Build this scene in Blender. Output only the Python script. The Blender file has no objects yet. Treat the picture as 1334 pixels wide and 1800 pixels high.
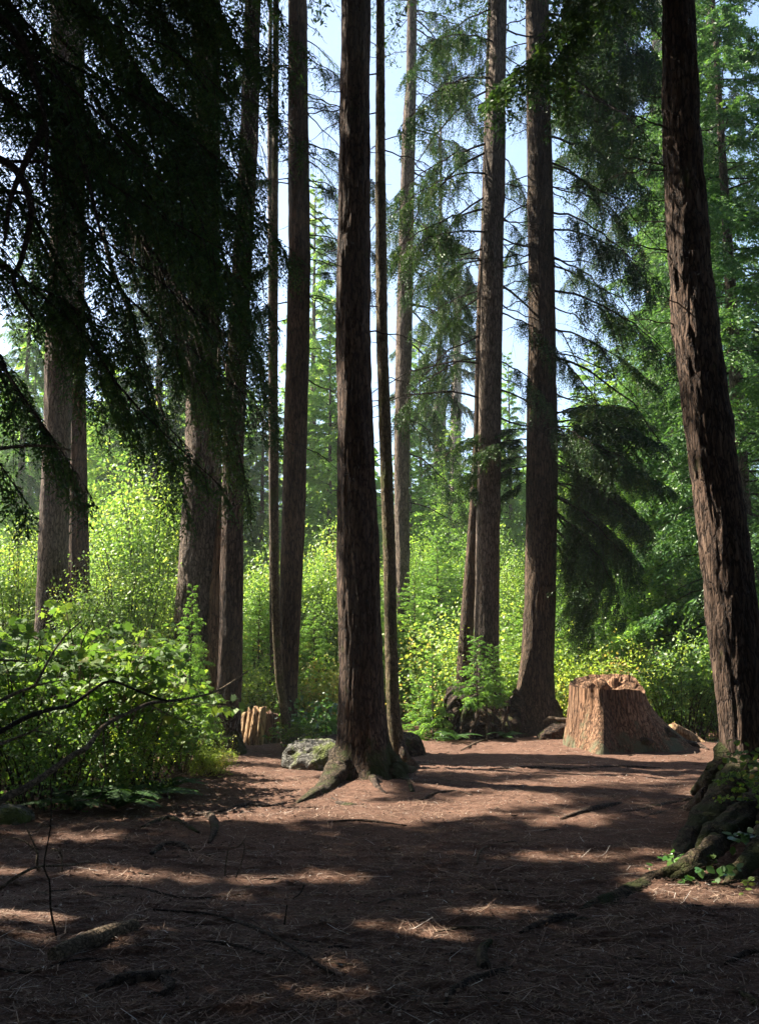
import bpy, math, random
import numpy as np
from mathutils import Vector, Matrix, Euler

# ---------------------------------------------------------------- camera, sky, sun, exposure
scene = bpy.context.scene
W, H, F = 1334.0, 1800.0, 1750.0
PITCH = math.atan(250.0 / F)
CAMZ = 1.6
cam_data = bpy.data.cameras.new('camera')
cam = bpy.data.objects.new('camera', cam_data)
scene.collection.objects.link(cam)
cam.location = (0, 0, CAMZ)
cam.rotation_euler = (math.pi / 2 + PITCH, 0, 0)
cam_data.sensor_fit = 'VERTICAL'
cam_data.sensor_height = 36.0
cam_data.lens = 35.0
cam_data.clip_start = 0.05
cam_data.clip_end = 1500
scene.camera = cam

SUN_EL = math.radians(46)
SUN_AZ = math.radians(22)          # from the left, a little beyond the scene
S = np.array([-math.cos(SUN_EL) * math.cos(SUN_AZ), math.cos(SUN_EL) * math.sin(SUN_AZ), math.sin(SUN_EL)])
world = bpy.data.worlds.new('World')
scene.world = world
world.use_nodes = True
wn = world.node_tree.nodes
bg = wn['Background']
sky = wn.new('ShaderNodeTexSky')
sky.sky_type = 'NISHITA'
sky.sun_disc = False
sky.sun_elevation = SUN_EL
sky.sun_rotation = math.atan2(S[0], S[1])
sky.air_density = 1.0
sky.dust_density = 1.6
sky.ozone_density = 1.0
world.node_tree.links.new(sky.outputs[0], bg.inputs[0])
bg.inputs[1].default_value = 0.078
sun_d = bpy.data.lights.new('sun', 'SUN')
sun_d.energy = 5.0
sun_d.angle = math.radians(0.5)
sun_d.color = (1.0, 0.90, 0.75)
sun = bpy.data.objects.new('sun', sun_d)
scene.collection.objects.link(sun)
sun.rotation_euler = Vector(S).to_track_quat('Z', 'Y').to_euler()
scene.view_settings.view_transform = 'Standard'
scene.view_settings.look = 'None'
scene.view_settings.exposure = 2.3
scene.view_settings.gamma = 1.0
scene.cycles.max_bounces = 7
scene.cycles.diffuse_bounces = 4
scene.cycles.transmission_bounces = 4
scene.cycles.volume_bounces = 0
scene.cycles.use_denoising = True

rng = np.random.default_rng(7)
random.seed(7)
C = scene.collection
CP, SP = math.cos(PITCH), math.sin(PITCH)

# ---------------------------------------------------------------- maths helpers
def P(px, py, Y):
    """photo pixel at forward distance Y -> world point"""
    u = (px - W / 2) / F; v = (H / 2 - py) / F
    s = Y / (CP - v * SP)
    return np.array([u * s, Y, CAMZ + (SP + v * CP) * s])
def pxscale(py, Y):
    v = (H / 2 - py) / F
    return Y / (CP - v * SP) / F
def project(p):
    p = np.asarray(p, float)
    d = p - np.array([0, 0, CAMZ])
    dep = d[..., 1] * CP + d[..., 2] * SP
    up = -d[..., 1] * SP + d[..., 2] * CP
    dd = np.where(dep > 0.05, dep, 0.05)
    return W / 2 + F * d[..., 0] / dd, H / 2 - F * up / dd, dep
def _h(ix, iy, iz, seed):
    h = (ix * 374761393 + iy * 668265263 + iz * 1442695041 + seed * 974634777) & 0xffffffff
    h = ((h ^ (h >> 13)) * 1274126177) & 0xffffffff
    h = ((h ^ (h >> 16)) * 2246822519) & 0xffffffff
    return ((h ^ (h >> 15)) & 0xffffff) / float(0xffffff)
def vnoise(x, y, z, seed=0):
    x, y, z = np.broadcast_arrays(np.asarray(x, float), np.asarray(y, float), np.asarray(z, float))
    ix, iy, iz = np.floor(x).astype(np.int64), np.floor(y).astype(np.int64), np.floor(z).astype(np.int64)
    fx, fy, fz = x - ix, y - iy, z - iz
    fx = fx * fx * (3 - 2 * fx); fy = fy * fy * (3 - 2 * fy); fz = fz * fz * (3 - 2 * fz)
    r = 0
    for a in (0, 1):
        for b in (0, 1):
            for c in (0, 1):
                r = r + _h(ix + a, iy + b, iz + c, seed) * (fx if a else 1 - fx) * (fy if b else 1 - fy) * (fz if c else 1 - fz)
    return r
def fbm(x, y, z, seed=0, oct=3):
    r = 0; a = 0.5; t = 0
    for k in range(oct):
        f = 2 ** k
        r = r + a * vnoise(np.asarray(x) * f, np.asarray(y) * f, np.asarray(z) * f, seed + k); t += a; a *= 0.5
    return r / t
def nrm(v):
    return v / np.maximum(np.linalg.norm(v, axis=-1, keepdims=True), 1e-9)

def gh(x, y):
    """height of the forest floor"""
    x = np.asarray(x, float); y = np.asarray(y, float)
    z = 0.16 * (fbm(x * 0.35, y * 0.35, 0, 3, 2) - 0.5) + 0.07 * (fbm(x * 1.3, y * 1.3, 0, 9, 3) - 0.5)
    z = z + 0.05 * np.clip(y - 20, 0, 60) + 0.10 * np.exp(-((x + 0.25) ** 2 + (y - 12.7) ** 2) / 1.2)
    z = z + 0.22 * np.exp(-((x - 4.3) ** 2 / 3.5 + (y - 17.6) ** 2 / 2.0))
    z = z + 0.12 * np.exp(-((x - 4.6) ** 2 / 2.5 + (y - 8.6) ** 2 / 3.0))
    z = z + 0.18 * np.clip((-x - 3.0) / 3, 0, 1) * np.clip((y - 8) / 4, 0, 1)
    return z
def G(px, py):
    Y = 1.6 * F / max(py - 1150, 8)
    for _ in range(25):
        p = P(px, py, Y)
        z = float(gh(p[0], Y))
        v = (H / 2 - py) / F
        k = (SP + v * CP) / (CP - v * SP)
        Y = 0.5 * Y + 0.5 * min((z - CAMZ) / k, 60) if k < -0.004 else 60
    return P(px, py, Y)

# ---------------------------------------------------------------- mesh helpers
class MB:
    def __init__(self):
        self.v = []; self.f = []; self.n = 0
    def add(self, verts, faces, mat=0, smooth=False):
        verts = np.asarray(verts, float).reshape(-1, 3)
        self.v.append(verts)
        if not isinstance(faces, list): faces = [faces]
        for f in faces:
            f = np.asarray(f, np.int64)
            if len(f): self.f.append((f + self.n, mat, smooth))
        self.n += len(verts)
    def mesh(self, name, mats, origin=(0, 0, 0)):
        me = bpy.data.meshes.new(name)
        v = np.concatenate(self.v) - np.asarray(origin, float)
        me.vertices.add(len(v)); me.vertices.foreach_set('co', v.astype(np.float32).ravel())
        loops = np.concatenate([f.ravel() for f, m, s in self.f])
        cnt = np.concatenate([np.full(len(f), f.shape[1]) for f, m, s in self.f])
        mi = np.concatenate([np.full(len(f), m) for f, m, s in self.f])
        sm = np.concatenate([np.full(len(f), s) for f, m, s in self.f])
        st = np.concatenate([[0], np.cumsum(cnt)[:-1]])
        me.loops.add(len(loops)); me.loops.foreach_set('vertex_index', loops.astype(np.int32))
        me.polygons.add(len(cnt)); me.polygons.foreach_set('loop_start', st.astype(np.int32))
        me.polygons.foreach_set('loop_total', cnt.astype(np.int32))
        me.polygons.foreach_set('material_index', mi.astype(np.int32))
        me.polygons.foreach_set('use_smooth', sm.astype(bool))
        me.update(calc_edges=True)
        for m in mats: me.materials.append(m)
        return me

def link(name, me, parent=None, loc=None, rot=None, scale=None, **tags):
    o = bpy.data.objects.new(name, me)
    C.objects.link(o)
    if parent is not None: o.parent = parent
    if loc is not None: o.location = loc
    if rot is not None: o.rotation_euler = rot
    if scale is not None: o.scale = scale
    for k, v in tags.items(): o[k] = v
    return o
def thing(name, label, cat, loc, group=None):
    o = link(name, None, loc=tuple(loc), label=label, category=cat)
    if group: o['group'] = group
    return o
def part(name, mb, mats, parent):
    return link(name, mb.mesh(name, mats, tuple(parent.location)), parent)
def single(name, mb, mats, label, cat, loc, group=None):
    o = link(name, mb.mesh(name, mats, tuple(loc)), loc=tuple(loc), label=label, category=cat)
    if group: o['group'] = group
    return o

def smooth_path(pts, n):
    """Catmull-Rom through pts (values may have any width)"""
    pts = np.asarray(pts, float)
    q = np.vstack([2 * pts[0] - pts[1], pts, 2 * pts[-1] - pts[-2]])
    out = []
    t = np.linspace(0, len(pts) - 1 - 1e-6, n)
    i = t.astype(int); f = (t - i)[:, None]
    p0, p1, p2, p3 = q[i], q[i + 1], q[i + 2], q[i + 3]
    return 0.5 * ((2 * p1) + (-p0 + p2) * f + (2 * p0 - 5 * p1 + 4 * p2 - p3) * f ** 2 + (-p0 + 3 * p1 - 3 * p2 + p3) * f ** 3)
def tube(mb, pts, rad, sides=6, mat=0, rough=0.0, seed=0, flat=1.0, freq=6.0):
    pts = np.asarray(pts, float); n = len(pts)
    rad = np.broadcast_to(np.asarray(rad, float), (n,))
    t = np.gradient(pts, axis=0); t = nrm(t)
    ref = np.array([0, 0, 1.0]) if abs(t[0][2]) < 0.8 else np.array([1.0, 0, 0])
    a = nrm(np.cross(t, ref)); b = nrm(np.cross(a, t))
    th = np.linspace(0, 2 * math.pi, sides, endpoint=False)
    r = np.repeat(rad[:, None], sides, 1)
    if rough:
        x = pts[:, 0][:, None] + r * np.cos(th); y = pts[:, 1][:, None] + r * np.sin(th); z = pts[:, 2][:, None] + 0 * r
        r = r * (1 + rough * 1.1 * (vnoise(np.cos(th)[None] * 2.2, np.sin(th)[None] * 2.2, np.arange(n)[:, None] * 0.06, seed + 3) - 0.5))
        r = r * (1 + rough * (fbm(x * freq, y * freq, z * freq + th[None, :] * 1.3, seed, 3) - 0.5) * 2)
    v = pts[:, None, :] + a[:, None, :] * (np.cos(th) * r)[..., None] + b[:, None, :] * (np.sin(th) * r * flat)[..., None]
    v = v.reshape(-1, 3)
    i, j = np.meshgrid(np.arange(n - 1), np.arange(sides), indexing='ij')
    q = np.stack([i * sides + j, i * sides + (j + 1) % sides, (i + 1) * sides + (j + 1) % sides, (i + 1) * sides + j], -1).reshape(-1, 4)
    v = np.vstack([v, pts[0], pts[-1]])
    k = np.arange(sides)
    c0 = np.stack([np.full(sides, n * sides), (k + 1) % sides, k], -1)
    c1 = np.stack([np.full(sides, n * sides + 1), (n - 1) * sides + k, (n - 1) * sides + (k + 1) % sides], -1)
    mb.add(v, [q, c0, c1], mat, True)
def bark_tube(mb, pts, rad, rough=0.12, seed=0, sides=10, flat=1.0, n=None):
    L = np.linalg.norm(np.diff(np.asarray(pts)[:, :3], axis=0), axis=1).sum()
    n = n or max(8, int(L / 0.05))
    q = smooth_path(np.hstack([np.asarray(pts, float), np.asarray(rad, float)[:, None]]), n)
    tube(mb, q[:, :3], np.maximum(q[:, 3], 0.001), sides, 0, rough, seed, flat)

# ---------------------------------------------------------------- materials
def newmat(name):
    m = bpy.data.materials.new(name); m.use_nodes = True
    nt = m.node_tree
    for n in list(nt.nodes): nt.nodes.remove(n)
    out = nt.nodes.new('ShaderNodeOutputMaterial')
    return m, nt, out
def ramp(nt, fac, stops):
    r = nt.nodes.new('ShaderNodeValToRGB')
    el = r.color_ramp.elements
    while len(el) < len(stops): el.new(0.5)
    for e, (p, c) in zip(el, stops): e.position = p; e.color = (*c, 1)
    nt.links.new(fac, r.inputs[0]); return r.outputs[0]
def noise(nt, scale=(1, 1, 1), s=1.0, detail=4, rough=0.6, coord='Object', dist=0.0):
    tc = nt.nodes.new('ShaderNodeTexCoord'); mp = nt.nodes.new('ShaderNodeMapping')
    mp.inputs['Scale'].default_value = scale
    nt.links.new(tc.outputs[coord], mp.inputs[0])
    n = nt.nodes.new('ShaderNodeTexNoise')
    n.inputs['Scale'].default_value = s; n.inputs['Detail'].default_value = detail
    n.inputs['Roughness'].default_value = rough; n.inputs['Distortion'].default_value = dist
    nt.links.new(mp.outputs[0], n.inputs['Vector'])
    return n.outputs['Fac']
def mixc(nt, fac, a, b):
    m = nt.nodes.new('ShaderNodeMix'); m.data_type = 'RGBA'
    for sock, val in ((m.inputs[0], fac), (m.inputs[6], a), (m.inputs[7], b)):
        if hasattr(val, 'links') or hasattr(val, 'is_output'): nt.links.new(val, sock)
        elif isinstance(val, (int, float)): sock.default_value = val
        else: sock.default_value = (*val, 1)
    return m.outputs[2]
def bump(nt, h, strength, dist=0.02):
    b = nt.nodes.new('ShaderNodeBump'); b.inputs['Strength'].default_value = strength; b.inputs['Distance'].default_value = dist
    nt.links.new(h, b.inputs['Height']); return b.outputs[0]
def bark_mat(name, dark, mid, light, fh=14, fz=3, moss=None, mosslvl=0.6, bstr=0.8, mossz=False):
    m, nt, out = newmat(name)
    n1 = noise(nt, (fh, fh, fz), 1.0, 6, 0.65, dist=0.4)
    n2 = noise(nt, (1, 1, 0.4), 1.6, 3, 0.5)
    n3 = noise(nt, (60, 60, 25), 1.0, 3, 0.6)
    col = ramp(nt, n1, [(0.32, dark), (0.5, mid), (0.68, light)])
    col2 = ramp(nt, n3, [(0.3, tuple(c * 0.55 for c in mid)), (0.7, tuple(min(1, c * 1.5) for c in mid))])
    c = mixc(nt, 0.35, col, col2)
    tc0 = nt.nodes.new('ShaderNodeTexCoord'); mp0 = nt.nodes.new('ShaderNodeMapping'); mp0.inputs['Scale'].default_value = (fh * 1.1, fh * 1.1, fz * 1.3)
    nt.links.new(tc0.outputs['Object'], mp0.inputs[0])
    nw = nt.nodes.new('ShaderNodeTexNoise'); nw.inputs['Scale'].default_value = 1.3; nw.inputs['Detail'].default_value = 3; nt.links.new(mp0.outputs[0], nw.inputs['Vector'])
    wv = nt.nodes.new('ShaderNodeVectorMath'); wv.operation = 'MULTIPLY_ADD'; wv.inputs[1].default_value = (1.6, 1.6, 1.6)
    nt.links.new(nw.outputs['Color'], wv.inputs[0]); nt.links.new(mp0.outputs[0], wv.inputs[2])
    vo = nt.nodes.new('ShaderNodeTexVoronoi'); vo.feature = 'DISTANCE_TO_EDGE'; vo.inputs['Scale'].default_value = 1.0; nt.links.new(wv.outputs[0], vo.inputs['Vector'])
    crack = nt.nodes.new('ShaderNodeMapRange'); crack.inputs[1].default_value = 0.0; crack.inputs[2].default_value = 0.16; nt.links.new(vo.outputs['Distance'], crack.inputs[0])
    crack = crack.outputs[0]
    c = mixc(nt, crack, tuple(x * 0.8 for x in dark), c)
    v = ramp(nt, n2, [(0.3, (0.6, 0.6, 0.6)), (0.7, (1.25, 1.2, 1.15))])
    mm = nt.nodes.new('ShaderNodeMix'); mm.data_type = 'RGBA'; mm.blend_type = 'MULTIPLY'; mm.inputs[0].default_value = 1
    nt.links.new(c, mm.inputs[6]); nt.links.new(v, mm.inputs[7]); c = mm.outputs[2]
    if moss:
        n4 = noise(nt, (1, 1, 0.6), 3.0, 5, 0.7)
        r = nt.nodes.new('ShaderNodeMapRange'); r.inputs[1].default_value = mosslvl - 0.07; r.inputs[2].default_value = mosslvl + 0.05
        if mossz:
            tc = nt.nodes.new('ShaderNodeTexCoord'); sx = nt.nodes.new('ShaderNodeSeparateXYZ'); nt.links.new(tc.outputs['Object'], sx.inputs[0])
            mr = nt.nodes.new('ShaderNodeMapRange'); mr.inputs[1].default_value = 0.0; mr.inputs[2].default_value = mossz; mr.inputs[3].default_value = 0.22; mr.inputs[4].default_value = 0.0
            nt.links.new(sx.outputs[2], mr.inputs[0])
            ad = nt.nodes.new('ShaderNodeMath'); nt.links.new(n4, ad.inputs[0]); nt.links.new(mr.outputs[0], ad.inputs[1]); n4 = ad.outputs[0]
        nt.links.new(n4, r.inputs[0])
        c = mixc(nt, r.outputs[0], c, moss)
    b = nt.nodes.new('ShaderNodeBsdfPrincipled')
    b.inputs['Roughness'].default_value = 0.9; b.inputs['Specular IOR Level'].default_value = 0.2
    nt.links.new(c, b.inputs['Base Color'])
    ad = nt.nodes.new('ShaderNodeMath'); nt.links.new(n1, ad.inputs[0]); 
    ml = nt.nodes.new('ShaderNodeMath'); ml.operation = 'MULTIPLY'; ml.inputs[1].default_value = 0.35; nt.links.new(n3, ml.inputs[0]); nt.links.new(ml.outputs[0], ad.inputs[1])
    ad2 = nt.nodes.new('ShaderNodeMath'); ad2.operation = 'MULTIPLY_ADD'; ad2.inputs[1].default_value = 0.7; nt.links.new(crack, ad2.inputs[0]); nt.links.new(ad.outputs[0], ad2.inputs[2]); ad = ad2
    nt.links.new(bump(nt, ad.outputs[0], bstr, 0.025), b.inputs['Normal'])
    nt.links.new(b.outputs[0], out.inputs[0])
    return m
def leaf_mat(name, cols, trans=0.45, gloss=0.05, tboost=1.5, rough=0.45):
    """cols: ramp stops over a per-leaf random value"""
    m, nt, out = newmat(name)
    g = nt.nodes.new('ShaderNodeNewGeometry'); 
    oi = nt.nodes.new('ShaderNodeObjectInfo')
    nz = noise(nt, (1, 1, 1), 0.9, 3, 0.6)
    a = nt.nodes.new('ShaderNodeMath'); a.operation = 'MULTIPLY'; a.inputs[1].default_value = 0.55; nt.links.new(g.outputs['Random Per Island'], a.inputs[0])
    b_ = nt.nodes.new('ShaderNodeMath'); b_.operation = 'MULTIPLY_ADD'; b_.inputs[1].default_value = 1.25; nt.links.new(nz, b_.inputs[0]); nt.links.new(a.outputs[0], b_.inputs[2])
    c_ = nt.nodes.new('ShaderNodeMath'); c_.operation = 'MULTIPLY_ADD'; c_.inputs[1].default_value = 0.2; nt.links.new(oi.outputs['Random'], c_.inputs[0]); nt.links.new(b_.outputs[0], c_.inputs[2])
    d_ = nt.nodes.new('ShaderNodeMath'); d_.operation = 'SUBTRACT'; d_.inputs[1].default_value = 0.50; nt.links.new(c_.outputs[0], d_.inputs[0])
    col = ramp(nt, d_.outputs[0], cols)
    df = nt.nodes.new('ShaderNodeBsdfDiffuse'); tr = nt.nodes.new('ShaderNodeBsdfTranslucent'); gl = nt.nodes.new('ShaderNodeBsdfGlossy')
    gl.inputs['Roughness'].default_value = rough; gl.inputs['Color'].default_value = (0.8, 0.85, 0.8, 1)
    tb = nt.nodes.new('ShaderNodeMix'); tb.data_type = 'RGBA'; tb.blend_type = 'MULTIPLY'; tb.inputs[0].default_value = 1
    tb.inputs[7].default_value = (tboost * 1.2, tboost * 1.18, tboost * 0.55, 1)
    nt.links.new(col, df.inputs[0]); nt.links.new(col, tb.inputs[6]); nt.links.new(tb.outputs[2], tr.inputs[0])
    m1 = nt.nodes.new('ShaderNodeMixShader'); m1.inputs[0].default_value = trans
    m2 = nt.nodes.new('ShaderNodeMixShader'); m2.inputs[0].default_value = gloss
    nt.links.new(df.outputs[0], m1.inputs[1]); nt.links.new(tr.outputs[0], m1.inputs[2])
    nt.links.new(m1.outputs[0], m2.inputs[1]); nt.links.new(gl.outputs[0], m2.inputs[2]); nt.links.new(m2.outputs[0], out.inputs[0])
    return m
MOSS = (0.045, 0.055, 0.016)
M = {}
M['fir'] = bark_mat('fir_bark', (0.018, 0.012, 0.009), (0.078, 0.055, 0.040), (0.20, 0.145, 0.105), 16, 3.5, MOSS, 0.74)
M['red'] = bark_mat('reddish_bark', (0.028, 0.020, 0.014), (0.10, 0.069, 0.047), (0.20, 0.145, 0.10), 22, 3.0, MOSS, 0.78)
M['grey'] = bark_mat('grey_bark', (0.045, 0.035, 0.028), (0.16, 0.125, 0.10), (0.30, 0.25, 0.20), 22, 4.0, MOSS, 0.72)
M['mossy'] = bark_mat('mossy_bark', (0.045, 0.035, 0.022), (0.15, 0.12, 0.07), (0.28, 0.24, 0.15), 26, 8.0, (0.07, 0.08, 0.02), 0.60)
M['base'] = bark_mat('fir_bark_with_mossy_foot', (0.018, 0.012, 0.009), (0.080, 0.053, 0.039), (0.19, 0.135, 0.10), 18, 3.5, MOSS, 0.70, mossz=0.8)
M['root'] = bark_mat('root_bark', (0.03, 0.022, 0.018), (0.09, 0.065, 0.05), (0.19, 0.14, 0.11), 18, 18, MOSS, 0.64)
M['mossroot'] = bark_mat('moss_covered_root', (0.025, 0.02, 0.013), (0.08, 0.06, 0.04), (0.16, 0.12, 0.08), 18, 18, (0.042, 0.050, 0.016), 0.53)
M['stump'] = bark_mat('weathered_red_stump_wood', (0.055, 0.028, 0.016), (0.215, 0.122, 0.073), (0.40, 0.265, 0.17), 20, 0.8, (0.10, 0.10, 0.06), 0.70, 0.55, mossz=0.6)
M['pale'] = bark_mat('pale_split_wood', (0.16, 0.09, 0.05), (0.50, 0.34, 0.19), (0.72, 0.56, 0.38), 22, 1.5, (0.24, 0.22, 0.12), 0.60)
M['snag'] = bark_mat('bleached_snag_wood', (0.22, 0.18, 0.15), (0.42, 0.36, 0.31), (0.6, 0.53, 0.47), 14, 1.5)
M['twig'] = bark_mat('twig_bark', (0.02, 0.014, 0.01), (0.06, 0.045, 0.033), (0.12, 0.09, 0.07), 30, 30)
M['paletwig'] = bark_mat('dry_twig', (0.10, 0.08, 0.055), (0.22, 0.17, 0.12), (0.38, 0.31, 0.23), 30, 30)
M['rock'] = bark_mat('mossy_rock', (0.07, 0.07, 0.065), (0.17, 0.17, 0.16), (0.30, 0.29, 0.27), 9, 9, (0.09, 0.11, 0.03), 0.53)
M['earth'] = bark_mat('dark_earth', (0.012, 0.008, 0.006), (0.05, 0.032, 0.022), (0.14, 0.09, 0.06), 14, 14, (0.05, 0.065, 0.012), 0.62)
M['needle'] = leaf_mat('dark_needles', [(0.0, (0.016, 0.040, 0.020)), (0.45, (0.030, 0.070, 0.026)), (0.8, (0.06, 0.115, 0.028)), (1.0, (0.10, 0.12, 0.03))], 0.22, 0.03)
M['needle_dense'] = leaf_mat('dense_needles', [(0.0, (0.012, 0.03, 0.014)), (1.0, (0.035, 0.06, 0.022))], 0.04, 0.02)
M['needle_lit'] = leaf_mat('bright_needles', [(0.0, (0.05, 0.13, 0.035)), (0.45, (0.11, 0.22, 0.055)), (0.8, (0.19, 0.31, 0.075)), (1.0, (0.28, 0.27, 0.09))], 0.52, 0.03, tboost=1.7)  # pale green needles, also brightened in colour to read as sunlit
M['needle_blue'] = leaf_mat('bluish_needles', [(0.0, (0.028, 0.078, 0.034)), (0.5, (0.062, 0.145, 0.05)), (1.0, (0.13, 0.23, 0.065))], 0.38, 0.03)
M['leaf'] = leaf_mat('green_leaves', [(0.0, (0.030, 0.068, 0.020)), (0.4, (0.068, 0.135, 0.032)), (0.75, (0.15, 0.22, 0.045)), (0.93, (0.30, 0.29, 0.06)), (1.0, (0.30, 0.17, 0.08))], 0.45, 0.035, 1.7, 0.6)
M['leaf_lit'] = leaf_mat('sunlit_tone_leaves', [(0.0, (0.05, 0.11, 0.035)), (0.3, (0.10, 0.19, 0.05)), (0.6, (0.18, 0.29, 0.075)), (0.85, (0.30, 0.38, 0.10)), (1.0, (0.46, 0.42, 0.14))], 0.48, 0.045, 1.6, 0.5)  # brighter copy of the leaf tones, sunlight put into the colour
M['leaf_mix'] = leaf_mat('mixed_green_leaves', [(0.0, (0.035, 0.085, 0.025)), (0.4, (0.08, 0.165, 0.04)), (0.75, (0.18, 0.27, 0.06)), (1.0, (0.34, 0.32, 0.08))], 0.46, 0.04, 1.6, 0.5)
M['leaf_yel'] = leaf_mat('yellowing_leaves', [(0.0, (0.10, 0.19, 0.04)), (0.45, (0.22, 0.32, 0.07)), (0.8, (0.38, 0.42, 0.10)), (1.0, (0.48, 0.30, 0.13))], 0.45, 0.035, 1.4, 0.6)
M['leaf_rust'] = leaf_mat('rusty_leaves', [(0.0, (0.12, 0.20, 0.04)), (0.45, (0.28, 0.31, 0.08)), (0.8, (0.42, 0.30, 0.13)), (1.0, (0.50, 0.32, 0.2))], 0.4, 0.03, 1.3, 0.6)
M['salal'] = leaf_mat('glossy_leaves', [(0.0, (0.02, 0.07, 0.02)), (0.5, (0.05, 0.14, 0.03)), (1.0, (0.12, 0.22, 0.04))], 0.35, 0.12, 1.6, 0.3)
M['fern'] = leaf_mat('fern_green', [(0.0, (0.015, 0.045, 0.012)), (0.5, (0.03, 0.08, 0.018)), (1.0, (0.06, 0.12, 0.025))], 0.35)
def ground_mat():
    m, nt, out = newmat('needle_litter_soil')
    n1 = noise(nt, (1, 1, 1), 0.55, 5, 0.6); n2 = noise(nt, (1, 1, 1), 55, 6, 0.75); n3 = noise(nt, (1, 1, 1), 7, 5, 0.65); n4 = noise(nt, (22, 90, 30), 1.0, 4, 0.7, dist=1.2)
    c = ramp(nt, n2, [(0.30, (0.045, 0.026, 0.020)), (0.5, (0.165, 0.098, 0.075)), (0.72, (0.34, 0.22, 0.165))])
    c2 = ramp(nt, n4, [(0.35, (0.06, 0.035, 0.026)), (0.6, (0.21, 0.125, 0.09))])
    c = mixc(nt, 0.4, c, c2)
    v = ramp(nt, n3, [(0.3, (0.6, 0.58, 0.56)), (0.7, (1.15, 1.12, 1.1))])
    mm = nt.nodes.new('ShaderNodeMix'); mm.data_type = 'RGBA'; mm.blend_type = 'MULTIPLY'; mm.inputs[0].default_value = 1
    nt.links.new(c, mm.inputs[6]); nt.links.new(v, mm.inputs[7])
    v2 = ramp(nt, n1, [(0.35, (0.75, 0.72, 0.70)), (0.65, (1.1, 1.08, 1.05))])
    m3 = nt.nodes.new('ShaderNodeMix'); m3.data_type = 'RGBA'; m3.blend_type = 'MULTIPLY'; m3.inputs[0].default_value = 1
    nt.links.new(mm.outputs[2], m3.inputs[6]); nt.links.new(v2, m3.inputs[7])
    b = nt.nodes.new('ShaderNodeBsdfPrincipled'); b.inputs['Roughness'].default_value = 0.95; b.inputs['Specular IOR Level'].default_value = 0.15
    nt.links.new(m3.outputs[2], b.inputs['Base Color'])
    ad = nt.nodes.new('ShaderNodeMath'); nt.links.new(n2, ad.inputs[0]); nt.links.new(n4, ad.inputs[1])
    nt.links.new(bump(nt, ad.outputs[0], 0.9, 0.02), b.inputs['Normal'])
    nt.links.new(b.outputs[0], out.inputs[0]); return m
M['ground'] = ground_mat()
def litter_mat():
    m, nt, out = newmat('litter')
    g = nt.nodes.new('ShaderNodeNewGeometry')
    c = ramp(nt, g.outputs['Random Per Island'], [(0.0, (0.05, 0.03, 0.022)), (0.5, (0.15, 0.09, 0.065)), (0.85, (0.30, 0.20, 0.14)), (0.97, (0.42, 0.33, 0.26)), (1.0, (0.55, 0.52, 0.48))])
    b = nt.nodes.new('ShaderNodeBsdfPrincipled'); b.inputs['Roughness'].default_value = 0.8; b.inputs['Specular IOR Level'].default_value = 0.3
    nt.links.new(c, b.inputs['Base Color']); nt.links.new(b.outputs[0], out.inputs[0]); return m
M['litter'] = litter_mat()

# ---------------------------------------------------------------- the forest floor
def axis_grid(segs):
    out = []
    for a, b, d in segs: out.append(np.arange(a, b, d))
    out.append([segs[-1][1]]); return np.concatenate(out)
gx = axis_grid([(-400, -60, 20), (-60, -14, 1.5), (-14, -6, 0.2), (-6, 6, 0.035), (6, 14, 0.2), (14, 60, 1.5), (60, 400, 20)])
gy = axis_grid([(-60, -4, 2.0), (-4, 3, 0.25), (3, 9, 0.025), (9, 15, 0.04), (15, 24, 0.08), (24, 60, 0.8), (60, 600, 20)])
X, Y_ = np.meshgrid(gx, gy)
Z = gh(X, Y_)
near = (np.abs(X) < 8) & (Y_ > 2) & (Y_ < 24)
lump = fbm(X * 5, Y_ * 5, 0, 21, 3) - 0.5
Z = Z + np.where(near, 0.022 * lump + 0.010 * (vnoise(X * 22, Y_ * 22, 0, 31) - 0.5), 0)
rut = np.abs(fbm(X * 0.8, Y_ * 2.4, 0, 41, 3) - 0.5)
Z = Z + np.where(near, 0.022 * np.exp(-(rut / 0.016) ** 2), 0)      # buried roots make low ridges
g = MB()
ny, nx = X.shape
i, j = np.meshgrid(np.arange(ny - 1), np.arange(nx - 1), indexing='ij')
q = np.stack([i * nx + j, i * nx + j + 1, (i + 1) * nx + j + 1, (i + 1) * nx + j], -1).reshape(-1, 4)
g.add(np.stack([X, Y_, Z], -1), q, 0, True)
link('ground', g.mesh('ground', [M['ground']]), kind='structure')

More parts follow.
